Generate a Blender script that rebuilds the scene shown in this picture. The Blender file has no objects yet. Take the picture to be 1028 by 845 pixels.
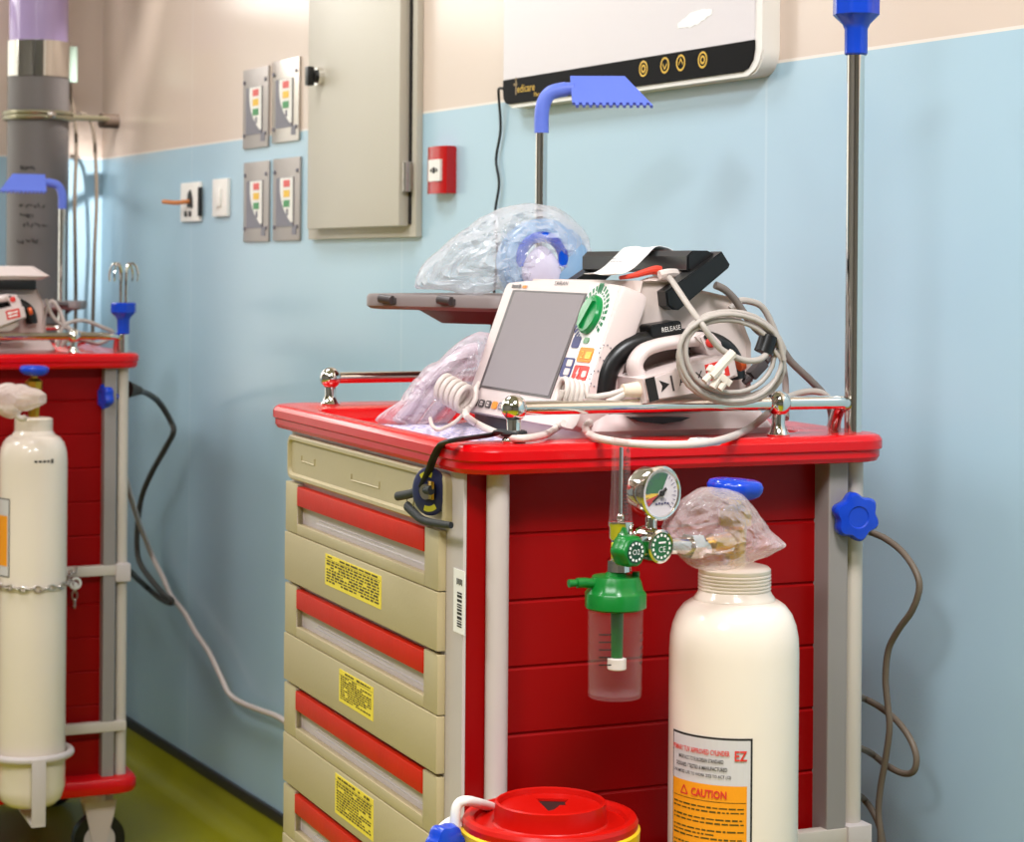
import bpy, bmesh, math, random
from mathutils import Vector, Matrix, noise
sc = bpy.context.scene
COL = sc.collection
PI = math.pi
R = math.radians
random.seed(7)

# ------------------------------------------------------------------ camera geometry (1028 x 845 frame)
F, TH, PU, PV, EYE = 2080.0, R(.45), 515.2, 269.5, 1.3
YAW = R(28.26)
CY, SY = math.cos(YAW), math.sin(YAW)
W = 1.72            # the long wall stands at x = W
YF = 5.62           # the far wall stands at y = YF

def ray(u, v):
    du, dv = u - PU, v - PV
    x = du * math.cos(TH) + dv * math.sin(TH)
    y = dv * math.cos(TH) - du * math.sin(TH)
    X, Z = x / F, -y / F
    return Vector((X * CY + SY, -X * SY + CY, Z))
def at(u, v, d):
    return Vector((0, 0, EYE)) + ray(u, v) * d
def onx(u, v, x):
    r = ray(u, v); return at(u, v, x / r.x)
def ony(u, v, y):
    r = ray(u, v); return at(u, v, y / r.y)
def onz(u, v, z):
    r = ray(u, v); return at(u, v, (z - EYE) / r.z)
def onplane(u, v, p, n):
    r = ray(u, v); e = Vector((0, 0, EYE))
    return e + r * ((p - e).dot(n) / r.dot(n))

# ------------------------------------------------------------------ materials
def lin(c):
    c = c / 255.0
    return c / 12.92 if c <= .04045 else ((c + .055) / 1.055) ** 2.4
def rgb(r, g, b):
    return (lin(r), lin(g), lin(b), 1.0)

def mat(name, col, rough=.5, metal=0.0, spec=.5, coat=0.0, bump=0.0, bscale=60.0, var=0.0, vscale=8.0, emit=None, estr=0.0, trans=0.0, ior=1.45):
    m = bpy.data.materials.new(name); m.use_nodes = True
    nt = m.node_tree; b = nt.nodes['Principled BSDF']
    b.inputs['Base Color'].default_value = col
    b.inputs['Roughness'].default_value = rough
    b.inputs['Metallic'].default_value = metal
    b.inputs['Specular IOR Level'].default_value = spec
    b.inputs['Coat Weight'].default_value = coat
    b.inputs['Coat Roughness'].default_value = .08
    b.inputs['Transmission Weight'].default_value = trans
    b.inputs['IOR'].default_value = ior
    if emit:
        b.inputs['Emission Color'].default_value = emit
        b.inputs['Emission Strength'].default_value = estr
    tc = nt.nodes.new('ShaderNodeTexCoord')
    if var:
        n = nt.nodes.new('ShaderNodeTexNoise'); n.inputs['Scale'].default_value = vscale
        n.inputs['Detail'].default_value = 4
        nt.links.new(tc.outputs['Object'], n.inputs['Vector'])
        mx = nt.nodes.new('ShaderNodeMix'); mx.data_type = 'RGBA'
        mx.inputs[6].default_value = tuple(x * (1 - var) for x in col[:3]) + (1,)
        mx.inputs[7].default_value = tuple(min(1, x * (1 + var)) for x in col[:3]) + (1,)
        nt.links.new(n.outputs['Fac'], mx.inputs[0])
        nt.links.new(mx.outputs[2], b.inputs['Base Color'])
    if bump:
        n2 = nt.nodes.new('ShaderNodeTexNoise'); n2.inputs['Scale'].default_value = bscale
        nt.links.new(tc.outputs['Object'], n2.inputs['Vector'])
        bp = nt.nodes.new('ShaderNodeBump'); bp.inputs['Strength'].default_value = bump
        bp.inputs['Distance'].default_value = .002
        nt.links.new(n2.outputs['Fac'], bp.inputs['Height'])
        nt.links.new(bp.outputs['Normal'], b.inputs['Normal'])
    return m

def film(name, tint, opac=.18, rough=.12, bscale=45.0, bstr=.6, spec=.6, rim=.55):
    """thin clear plastic: mostly see-through, glossy, denser where seen edge-on"""
    m = bpy.data.materials.new(name); m.use_nodes = True
    nt = m.node_tree; b = nt.nodes['Principled BSDF']; out = nt.nodes['Material Output']
    b.inputs['Base Color'].default_value = tint
    b.inputs['Roughness'].default_value = rough
    b.inputs['Specular IOR Level'].default_value = spec
    tr = nt.nodes.new('ShaderNodeBsdfTransparent'); tr.inputs['Color'].default_value = tuple(.75 + .25 * x for x in tint[:3]) + (1,)
    lw = nt.nodes.new('ShaderNodeLayerWeight'); lw.inputs['Blend'].default_value = .35
    mr = nt.nodes.new('ShaderNodeMapRange'); mr.inputs['To Min'].default_value = opac; mr.inputs['To Max'].default_value = rim
    nt.links.new(lw.outputs['Facing'], mr.inputs['Value'])
    mx = nt.nodes.new('ShaderNodeMixShader')
    nt.links.new(mr.outputs['Result'], mx.inputs['Fac'])
    nt.links.new(tr.outputs[0], mx.inputs[1]); nt.links.new(b.outputs[0], mx.inputs[2])
    nt.links.new(mx.outputs[0], out.inputs['Surface'])
    if bstr:
        tc = nt.nodes.new('ShaderNodeTexCoord')
        n = nt.nodes.new('ShaderNodeTexNoise'); n.inputs['Scale'].default_value = bscale; n.inputs['Detail'].default_value = 3
        n.inputs['Distortion'].default_value = 1.2
        nt.links.new(tc.outputs['Object'], n.inputs['Vector'])
        bp = nt.nodes.new('ShaderNodeBump'); bp.inputs['Strength'].default_value = bstr; bp.inputs['Distance'].default_value = .006
        nt.links.new(n.outputs['Fac'], bp.inputs['Height']); nt.links.new(bp.outputs['Normal'], b.inputs['Normal'])
        nt.links.new(bp.outputs['Normal'], lw.inputs['Normal'])
    return m

def wall_mat(name, axis):
    """gloss-painted board: pale blue dado below, beige above, with faint board seams"""
    m = bpy.data.materials.new(name); m.use_nodes = True
    nt = m.node_tree; L = nt.links; b = nt.nodes['Principled BSDF']
    tc = nt.nodes.new('ShaderNodeTexCoord'); sp = nt.nodes.new('ShaderNodeSeparateXYZ')
    L.new(tc.outputs['Object'], sp.inputs[0])
    def math_(op, a, bb):
        n = nt.nodes.new('ShaderNodeMath'); n.operation = op
        for i, x in ((0, a), (1, bb)):
            if hasattr(x, 'is_linked'): L.new(x, n.inputs[i])
            elif x is not None: n.inputs[i].default_value = x
        return n.outputs[0]
    def mixc(f, c1, c2):
        n = nt.nodes.new('ShaderNodeMix'); n.data_type = 'RGBA'
        L.new(f, n.inputs[0])
        for i, x in ((6, c1), (7, c2)):
            if hasattr(x, 'is_linked'): L.new(x, n.inputs[i])
            else: n.inputs[i].default_value = x
        return n.outputs[2]
    nz = nt.nodes.new('ShaderNodeTexNoise'); nz.inputs['Scale'].default_value = 1.6; nz.inputs['Detail'].default_value = 3
    L.new(tc.outputs['Object'], nz.inputs['Vector'])
    blue = mixc(nz.outputs['Fac'], rgb(166, 196, 214), rgb(176, 204, 220))
    beige = mixc(nz.outputs['Fac'], rgb(212, 192, 178), rgb(219, 201, 188))
    c = mixc(math_('GREATER_THAN', sp.outputs['Z'], 1.595), blue, beige)
    edge = math_('LESS_THAN', math_('ABSOLUTE', math_('SUBTRACT', sp.outputs['Z'], 1.596), None), .0022)
    c = mixc(edge, c, rgb(232, 222, 214))
    s = sp.outputs[axis]
    seam = math_('LESS_THAN', math_('ABSOLUTE', math_('SUBTRACT', math_('FRACT', math_('MULTIPLY_ADD', s, .82), None), .5), None), .0022)
    c = mixc(math_('MULTIPLY', seam, .16), c, rgb(235, 240, 240))
    L.new(c, b.inputs['Base Color'])
    b.inputs['Roughness'].default_value = .22
    b.inputs['Specular IOR Level'].default_value = .45
    n2 = nt.nodes.new('ShaderNodeTexNoise'); n2.inputs['Scale'].default_value = 2.2
    L.new(tc.outputs['Object'], n2.inputs['Vector'])
    bp = nt.nodes.new('ShaderNodeBump'); bp.inputs['Strength'].default_value = .06; bp.inputs['Distance'].default_value = .02
    L.new(n2.outputs['Fac'], bp.inputs['Height']); L.new(bp.outputs['Normal'], b.inputs['Normal'])
    return m

M = {}
M['wall'] = wall_mat('gloss_wall_paint', 'Y')
M['wall_end'] = wall_mat('gloss_wall_paint_end', 'X')
M['plain'] = mat('white_distemper', rgb(190, 188, 184), .8, bump=.1)
M['dim'] = mat('dark_blue_grey_wall', rgb(112, 108, 106), .7, bump=.1)
M['floor'] = mat('olive_vinyl', rgb(150, 146, 20), .28, var=.12, vscale=6, bump=.05)
M['trim'] = mat('black_rubber_trim', rgb(44, 40, 40), .45)
M['red'] = mat('glossy_red_plastic', rgb(206, 3, 12), .25, spec=.4, coat=.12, var=.06, vscale=5, bump=.05, bscale=120)
M['redpanel'] = mat('red_panel', rgb(140, 1, 3), .36, spec=.22, var=.08, vscale=4, bump=.06, bscale=90)
M['grip'] = mat('red_grip_plastic', rgb(198, 34, 8), .45, spec=.2, var=.12, vscale=30, bump=.15, bscale=150)
M['drawer'] = mat('beige_grey_plastic', rgb(184, 168, 130), .4, var=.05, vscale=6, bump=.08, bscale=200)
M['drawer_in'] = mat('pale_recess_plastic', rgb(226, 212, 212), .3)
M['frame'] = mat('silver_grey_paint', rgb(196, 184, 180), .38, var=.05, bump=.06, bscale=150)
M['column'] = mat('mid_grey_paint', rgb(142, 134, 130), .4, var=.05)
M['tube'] = mat('ivory_grey_tube', rgb(196, 184, 172), .38, var=.05)
M['chrome'] = mat('polished_chrome', rgb(226, 222, 216), .08, metal=1.0)
M['steel'] = mat('brushed_steel', rgb(196, 188, 180), .3, metal=1.0, bump=.1, bscale=300)
M['plate'] = mat('dull_steel_plate', rgb(168, 160, 156), .42, metal=.55, bump=.05)
M['brass'] = mat('yellow_brass', rgb(196, 150, 50), .28, metal=1.0)
M['blue'] = mat('royal_blue_plastic', rgb(14, 62, 186), .25, coat=.2, var=.06, vscale=20)
M['lilacblue'] = mat('periwinkle_plastic', rgb(104, 126, 224), .4, var=.05, vscale=20)
M['cyl'] = mat('cream_enamel', rgb(236, 221, 206), .22, coat=.3, var=.03, vscale=9, bump=.06, bscale=60)
M['black'] = mat('black_plastic', rgb(20, 19, 20), .35)
M['blackgloss'] = mat('black_gloss_panel', rgb(16, 15, 16), .5, spec=.06)
M['cord'] = mat('black_cord', rgb(24, 26, 28), .55)
M['device'] = mat('pale_pink_white_plastic', rgb(214, 197, 193), .35, var=.03)
M['device2'] = mat('warm_grey_plastic', rgb(205, 188, 180), .4, var=.03)
M['white'] = mat('white_plastic', rgb(236, 232, 226), .35)
M['paper'] = mat('white_paper', rgb(238, 234, 230), .8, bump=.1)
M['screen'] = mat('grey_screen', rgb(150, 142, 144), .55, spec=.08)
M['darkframe'] = mat('dark_grey_plastic', rgb(70, 62, 62), .4)
M['green'] = mat('green_plastic', rgb(14, 112, 40), .28, var=.1, vscale=40)
M['greendial'] = mat('emerald_dial', rgb(14, 132, 66), .25)
M['orange'] = mat('orange_print', rgb(240, 140, 36), .5)
M['redprint'] = mat('red_print', rgb(216, 52, 44), .5)
M['navy'] = mat('navy_print', rgb(50, 54, 110), .5)
M['ink'] = mat('black_ink', rgb(30, 26, 24), .6)
M['gold'] = mat('gold_print', rgb(222, 176, 30), .4)
M['ylabel'] = mat('yellow_label_paper', rgb(238, 214, 66), .6)
M['olive_ink'] = mat('dark_olive_ink', rgb(88, 72, 12), .6)
M['cable'] = mat('grey_cable', rgb(176, 166, 158), .45)
M['cable_w'] = mat('ivory_cable', rgb(212, 198, 190), .42)
M['cable_b'] = mat('brown_grey_cable', rgb(112, 98, 84), .5)
M['cab'] = mat('cabinet_enamel', rgb(196, 188, 174), .38, var=.02, bump=.04, bscale=250)
M['pipe'] = mat('grey_pipe_paint', rgb(108, 102, 100), .42, var=.06)
M['purple'] = mat('lilac_gloss', rgb(172, 152, 196), .15, coat=.4)
M['tray'] = mat('mauve_grey_tray', rgb(132, 120, 118), .45, var=.04)
M['lightpanel'] = mat('light_box_diffuser', rgb(218, 210, 213), .35)
M['firered'] = mat('fire_red_plastic', rgb(186, 10, 14), .2, coat=.3)
M['caution'] = mat('amber_label', rgb(240, 152, 22), .5)
M['silverlab'] = mat('silver_label', rgb(206, 200, 200), .4)
M['lime'] = mat('bright_yellow_plastic', rgb(232, 190, 22), .3)
M['lid'] = mat('scarlet_lid_plastic', rgb(188, 14, 5), .34, spec=.35, bump=.05, bscale=100)
M['film'] = film('clear_bag_film', rgb(240, 238, 242), .2, rough=.08, bscale=55, bstr=.5, spec=1.0, rim=.6)
M['film_lilac'] = film('lilac_bag_film', rgb(234, 218, 226), .26, rough=.1, bscale=70, bstr=.5, spec=1.0, rim=.7)
M['film_rose'] = film('rosy_bag_film', rgb(238, 222, 222), .18, rough=.08, bscale=80, bstr=.5, spec=1.0, rim=.55)
M['clear'] = film('clear_acrylic', rgb(240, 226, 226), .015, rough=.05, bstr=0, rim=.1)
M['coverfilm'] = film('drawer_label_window', rgb(235, 225, 228), .35, rough=.08, bstr=0, rim=.5)
M['sheet'] = mat('printed_blue_sheet', rgb(206, 198, 220), .6, var=.05, vscale=30)
M['gate'] = mat('window_frame_paint', rgb(206, 204, 190), .4)

# ------------------------------------------------------------------ mesh helpers
I4 = Matrix.Identity(4)
def basis(o, ex, ey, ez):
    m = Matrix.Identity(4)
    for i, e in enumerate((ex, ey, ez)):
        for j in range(3): m[j][i] = e[j]
    for j in range(3): m[j][3] = o[j]
    return m
def axis_frame(o, z, up=Vector((0, 0, 1))):
    z = Vector(z).normalized()
    x = Vector(up).cross(z)
    if x.length < 1e-5: x = Vector((1, 0, 0))
    x.normalize(); y = z.cross(x)
    return basis(o, x, y, z)
def spline(pts, k=6, closed=False):
    P = [Vector(p) for p in pts]; n = len(P); out = []
    seg = n if closed else n - 1
    for i in range(seg):
        if closed: p0, p1, p2, p3 = P[i - 1], P[i], P[(i + 1) % n], P[(i + 2) % n]
        else: p0, p1, p2, p3 = P[max(i - 1, 0)], P[i], P[i + 1], P[min(i + 2, n - 1)]
        for j in range(k):
            t = j / k
            out.append(.5 * ((2 * p1) + (p2 - p0) * t + (2 * p0 - 5 * p1 + 4 * p2 - p3) * t * t + (3 * p1 - p0 - 3 * p2 + p3) * t ** 3))
    if not closed: out.append(P[-1])
    return out
def rrect(x0, x1, y0, y1, r, n=6):
    pts = []
    for cx, cy, a0 in ((x1 - r, y0 + r, -90), (x1 - r, y1 - r, 0), (x0 + r, y1 - r, 90), (x0 + r, y0 + r, 180)):
        for i in range(n + 1):
            a = R(a0 + 90 * i / n); pts.append((cx + r * math.cos(a), cy + r * math.sin(a)))
    return pts

class MB:
    def __init__(s, frame=None):
        s.bm = bmesh.new(); s.fr = frame.copy() if frame else I4.copy()
    def _v(s, pts): return [s.bm.verts.new(Vector(p)) for p in pts]
    def face(s, pts):
        s.bm.faces.new(s._v(pts)); return s
    def box(s, x0, x1, y0, y1, z0, z1, bev=0.0, seg=2, m=None):
        r = bmesh.ops.create_cube(s.bm, size=1.0)['verts']
        c = Vector(((x0 + x1) / 2, (y0 + y1) / 2, (z0 + z1) / 2)); d = (abs(x1 - x0), abs(y1 - y0), abs(z1 - z0))
        for v in r: v.co = Vector((v.co.x * d[0], v.co.y * d[1], v.co.z * d[2])) + c
        allv = r
        if bev:
            es = list({e for v in r for e in v.link_edges})
            g = bmesh.ops.bevel(s.bm, geom=es, offset=min(bev, .49 * min(d)), segments=seg, affect='EDGES', profile=.6)
            allv = g['verts']
            if m is not None:
                vs = set(); st = [allv[0]]
                while st:
                    v = st.pop()
                    if v in vs: continue
                    vs.add(v); st += [e.other_vert(v) for e in v.link_edges]
                allv = vs
        if m is not None:
            for v in allv: v.co = m @ v.co
        return s
    def loops(s, rings, cap0=True, cap1=True, closed=True):
        """bridge rings (each a list of points, same count)"""
        V = [s._v(r) for r in rings]; n = len(V[0])
        for A, B in zip(V, V[1:]):
            for i in range(n if closed else n - 1):
                j = (i + 1) % n
                s.bm.faces.new((A[i], A[j], B[j], B[i]))
        if cap0: s.bm.faces.new(V[0][::-1])
        if cap1: s.bm.faces.new(V[-1])
        return s
    def lathe(s, prof, m=None, n=32, cap0=True, cap1=True, fn=None):
        m = m or I4; rings = []
        for r, z in prof:
            ring = []
            for i in range(n):
                a = 2 * PI * i / n; rr = r * (fn(a, r, z) if fn else 1)
                ring.append(m @ Vector((rr * math.cos(a), rr * math.sin(a), z)))
            rings.append(ring)
        return s.loops(rings, cap0, cap1)
    def cyl(s, p0, p1, r0, r1=None, n=20, cap=True):
        p0, p1 = Vector(p0), Vector(p1)
        return s.lathe([(r0, 0), (r0 if r1 is None else r1, (p1 - p0).length)], axis_frame(p0, p1 - p0), n, cap, cap)
    def tube(s, pts, r, n=10, smooth=0, closed=False, flat=1.0):
        P = spline(pts, smooth, closed) if smooth else [Vector(p) for p in pts]
        N = len(P); rings = []; up = None
        for i in range(N):
            a = P[i - 1] if (i or closed) else P[i]; b = P[(i + 1) % N] if (i < N - 1 or closed) else P[i]
            t = (b - a)
            if t.length < 1e-9: t = Vector((0, 0, 1))
            t.normalize()
            if up is None:
                up = Vector((0, 0, 1)) if abs(t.z) < .9 else Vector((1, 0, 0))
            x = (up - t * up.dot(t))
            if x.length < 1e-6: x = t.orthogonal()
            x.normalize(); up = x; y = t.cross(x)
            rr = r(i / max(1, N - 1)) if callable(r) else r
            rings.append([P[i] + (x * math.cos(2 * PI * k / n) + y * math.sin(2 * PI * k / n) * flat) * rr for k in range(n)])
        if closed:
            rings.append(rings[0]); V = [s._v(q) for q in rings[:-1]]; V.append(V[0])
            # match the twist at the seam
            for q, (A, B) in enumerate(zip(V, V[1:])):
                off = 0
                if q == len(V) - 2:
                    off = min(range(n), key=lambda o: (A[0].co - B[o].co).length)
                for i in range(n):
                    s.bm.faces.new((A[i], A[(i + 1) % n], B[(i + 1 + off) % n], B[(i + off) % n]))
            return s
        return s.loops(rings)
    def sphere(s, c, r, sc_=(1, 1, 1), u=20, v=12, m=None):
        q = bmesh.ops.create_uvsphere(s.bm, u_segments=u, v_segments=v, radius=r)['verts']
        for w in q:
            w.co = Vector((w.co.x * sc_[0], w.co.y * sc_[1], w.co.z * sc_[2]))
            if m: w.co = m @ w.co
            w.co += Vector(c)
        return s
    def torus(s, m, Rr, r, n=40, k=10, a0=0, a1=360, sx=1, sy=1):
        full = abs(a1 - a0) >= 359.9
        pts = [m @ Vector((Rr * sx * math.cos(R(a0 + (a1 - a0) * i / n)), Rr * sy * math.sin(R(a0 + (a1 - a0) * i / n)), 0)) for i in range(n if full else n + 1)]
        return s.tube(pts, r, k, closed=full)
    def prism(s, poly, m, d0, d1, bev=0.0):
        """polygon in the xy plane of m, extruded from d0 to d1 along its z"""
        A = s._v([m @ Vector((x, y, d0)) for x, y in poly]); B = s._v([m @ Vector((x, y, d1)) for x, y in poly])
        n = len(poly); fs = []
        for i in range(n): fs.append(s.bm.faces.new((A[i], A[(i + 1) % n], B[(i + 1) % n], B[i])))
        fa = s.bm.faces.new(A[::-1]); fb = s.bm.faces.new(B)
        if bev:
            bmesh.ops.bevel(s.bm, geom=list(fb.edges), offset=bev, segments=2, affect='EDGES')
        return s
    def text(s, body, m, h=None, w=None, depth=.0006, ax='CENTER', bold=0.0):
        """lettering standing on m: x to the right, y up, z out of the surface"""
        cu = bpy.data.curves.new('lettering_curve', 'FONT'); cu.body = body; cu.size = 1; cu.extrude = 0; cu.offset = bold; cu.resolution_u = 2
        ob = bpy.data.objects.new('lettering_tmp', cu); COL.objects.link(ob)
        dg = bpy.context.evaluated_depsgraph_get(); dg.update()
        ev = ob.evaluated_get(dg); me = ev.to_mesh()
        co = [v.co.copy() for v in me.vertices]; fs = [tuple(p.vertices) for p in me.polygons]
        ev.to_mesh_clear(); bpy.data.objects.remove(ob); bpy.data.curves.remove(cu)
        if not co: return s
        x0, x1 = min(c.x for c in co), max(c.x for c in co); y0, y1 = min(c.y for c in co), max(c.y for c in co)
        kx = (w / (x1 - x0)) if w else None; ky = (h / (y1 - y0)) if h else None
        kx = kx or ky; ky = ky or kx
        cx = {'CENTER': (x0 + x1) / 2, 'LEFT': x0, 'RIGHT': x1}[ax]; cy = (y0 + y1) / 2
        mm = m if callable(m) else (lambda p: m @ p)
        V = s._v([mm(Vector(((c.x - cx) * kx, (c.y - cy) * ky, depth))) for c in co])
        for f in fs:
            try: s.bm.faces.new([V[i] for i in f])
            except ValueError: pass
        return s
    def rect(s, m, x0, x1, y0, y1, d=.0005):
        mm = m if callable(m) else (lambda p: m @ p)
        n = 8 if callable(m) else 1
        for i in range(n):
            a, b = x0 + (x1 - x0) * i / n, x0 + (x1 - x0) * (i + 1) / n
            s.face([mm(Vector(p)) for p in ((a, y0, d), (b, y0, d), (b, y1, d), (a, y1, d))])
        return s
    def scribble(s, m, x0, x1, y0, y1, rows, seed=1, fill=.8, d=.0005, wl=(.05, .16), th=.55):
        """rows of fine print too small to read: short dashes of word length"""
        rn = random.Random(seed); h = (y1 - y0) / rows; mm = m if callable(m) else (lambda p: m @ p)
        for r in range(rows):
            x = x0; yc = y1 - (r + .5) * h; L = x1 - x0; xe = x1 - L * (0 if rn.random() < .7 else rn.uniform(.1, .5))
            while x < xe:
                w = L * rn.uniform(*wl)
                if rn.random() < fill:
                    hh = h * th * rn.uniform(.35, .55); e = min(x + w, x1)
                    s.face([mm(Vector(p)) for p in ((x, yc - hh, d), (e, yc - hh, d), (e, yc + hh, d), (x, yc + hh, d))])
                x += w + L * .018
        return s
    def blob(s, fn, sub=4):
        """a closed skin: fn maps a unit direction to a point"""
        q = bmesh.ops.create_icosphere(s.bm, subdivisions=sub, radius=1.0)['verts']
        for w in q: w.co = Vector(fn(w.co.copy()))
        return s
    def build(s, name, material, parent=None, smooth=35, recalc=True, solid=0.0):
        root = parent
        while root is not None and root.parent is not None: root = root.parent
        T = s.fr if root is None else rootM(root).inverted() @ s.fr
        if recalc: bmesh.ops.recalc_face_normals(s.bm, faces=s.bm.faces[:])
        s.bm.transform(T)
        me = bpy.data.meshes.new(name); s.bm.to_mesh(me); s.bm.free()
        ms = material if isinstance(material, (list, tuple)) else [material]
        for k in ms: me.materials.append(M[k] if isinstance(k, str) else k)
        if smooth:
            me.shade_smooth(); me.set_sharp_from_angle(angle=R(smooth))
        o = bpy.data.objects.new(name, me); COL.objects.link(o)
        if parent is not None: o.parent = parent
        if solid:
            md = o.modifiers.new('thickness', 'SOLIDIFY'); md.thickness = solid; md.offset = 0
        return o
def rootM(o):
    return Matrix.LocRotScale(o.location, o.rotation_euler, None)
def tag(o, label, cat, group=None, kind=None):
    o['label'] = label; o['category'] = cat
    if group: o['group'] = group
    if kind: o['kind'] = kind
    return o
def thing(name, label, cat, loc=(0, 0, 0), rz=0.0, group=None):
    o = bpy.data.objects.new(name, None); COL.objects.link(o)
    o.location = loc; o.rotation_euler = (0, 0, rz); o.empty_display_size = .05
    return tag(o, label, cat, group)
def plabel(o, t):
    o['label'] = t; return o
def struct(o):
    o['kind'] = 'structure'; return o
# ================================================================== THE ROOM
def slab(name, x0, x1, y0, y1, z0, z1, m):
    return struct(MB().box(x0, x1, y0, y1, z0, z1).build(name, m, smooth=0))
XL, YN, ZC = -2.6, -2.4, 2.9
slab('floor', XL - .1, W + .1, YN - .1, YF + .1, -.1, 0, 'floor')
slab('ceiling', XL - .1, W + .1, YN - .1, YF + .1, ZC, ZC + .1, 'plain')
slab('wall_right', W, W + .1, YN - .1, YF + .1, 0, ZC, 'wall')
slab('wall_left', XL - .1, XL, YN - .1, YF + .1, 0, ZC, 'dim')
slab('wall_near', XL, W, YN - .1, YN, 0, ZC, 'dim')
# far wall with the opening of the window next to the pipe
WX0, WX1, WZ0, WZ1 = -.9, 1.385, .85, 2.45
b = MB()
b.box(WX1, W, YF, YF + .1, 0, ZC); b.box(XL, WX0, YF, YF + .1, 0, ZC)
b.box(WX0, WX1, YF, YF + .1, 0, WZ0); b.box(WX0, WX1, YF, YF + .1, WZ1, ZC)
struct(b.build('wall_far', 'wall_end', smooth=0))
b = MB()
b.box(WX0, WX1, YF + .01, YF + .06, WZ0, WZ0 + .05); b.box(WX0, WX1, YF + .01, YF + .06, WZ1 - .05, WZ1)
for x in (WX0, WX0 + .74, WX0 + 1.49, WX1 - .05): b.box(x, x + .05, YF + .01, YF + .06, WZ0 + .05, WZ1 - .05)
b.box(WX0 + .05, WX1 - .05, YF + .015, YF + .055, 1.98, 2.03)
win = struct(b.build('window_1', 'gate', smooth=0))
M['daypane'] = mat('daylit_pane', rgb(235, 240, 245), .1, emit=(1, .97, .92, 1), estr=5.5)
M['daypane_low'] = mat('frosted_daylit_pane', rgb(235, 240, 240), .4, emit=(1, .98, .9, 1), estr=.9)
MB().box(WX0 + .02, WX1 - .02, YF + .03, YF + .036, 2.0, WZ1 - .02).build('pane', 'daypane', win, smooth=0)
MB().box(WX0 + .02, WX1 - .02, YF + .03, YF + .036, WZ0 + .02, 2.0).build('pane', 'daypane_low', win, smooth=0)
# vinyl cove running up the long wall, and the black capping strip over it
b = MB()
prof = [(W - .055, 0), (W - .03, .004), (W - .014, .016), (W - .008, .034), (W - .007, .074), (W, .074), (W, 0)]
b.loops([[(x, y, z) for x, z in prof] for y in (YN, YF)])
struct(b.build('trim_1', 'floor', smooth=50))
struct(MB().box(W - .01, W, YN, YF, .074, .099, .003).build('baseboard_right', 'trim'))

# ================================================================== ON THE LONG WALL
def wallm(y, z, x=W):      # basis on the wall: x to the right in view, y up, z out of the wall
    return basis((x, y, z), (0, -1, 0), (0, 0, 1), (-1, 0, 0))

# --- electrical cabinet
cab = thing('electrical_cabinet', 'tall beige metal wall cabinet with a black latch knob', 'cabinet', (W, 3.8, 1.36))
DX = W - .038
yR = onx(411, 232, W - .012).y; yL = onx(308, 230, DX).y; zB = onx(308, 230, DX).z
fl = onx(421, 238, W - .006); fy0 = fl.y; fz0 = fl.z; fy1 = onx(322, 240, W - .006).y + .05
ZT = 2.15
b = MB(); b.box(W - .014, W, fy0, fy1, fz0, ZT, .002)
b.box(W - .017, W - .014, yR + .006, yL - .02, zB + .012, ZT - .02); b.build('back_frame', 'cab', cab)
b = MB(); yD = onx(400, 232, DX).y
b.box(DX, W - .0165, yD, yL, zB, ZT - .02, .003); b.build('door', 'cab', cab)
b = MB(); b.box(W - .017, W - .0145, yD - .008, yD + .004, zB + .004, ZT - .02); b.build('gap_shade', 'black', cab)  # black strip painting the shade in the gap between door and frame
for vv in (177, -60):
    h = onx(410, vv, W - .03)
    b = MB()
    for k in (-1, 0, 1): b.cyl((W - .026, yD - .010, h.z + k * .0195 - .009), (W - .026, yD - .010, h.z + k * .0195 + .009), .0085, n=14)
    b.box(W - .03, W - .012, yD - .012, yD + .002, h.z - .024, h.z + .024); b.build('hinge', 'steel', cab)
lk = onx(322.5, 77, DX)
b = MB(); b.cyl((DX, lk.y, lk.z), (DX - .012, lk.y, lk.z), .019, n=24); b.build('latch_ring', 'chrome', cab)
kn = MB(); kn.cyl((DX - .006, lk.y, lk.z), (DX - .02, lk.y, lk.z), .0135, n=20); kn.box(DX - .034, DX - .018, lk.y - .009, lk.y + .009, lk.z - .02, lk.z + .02, .004)
kn.build('latch_knob', 'black', cab)

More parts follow.
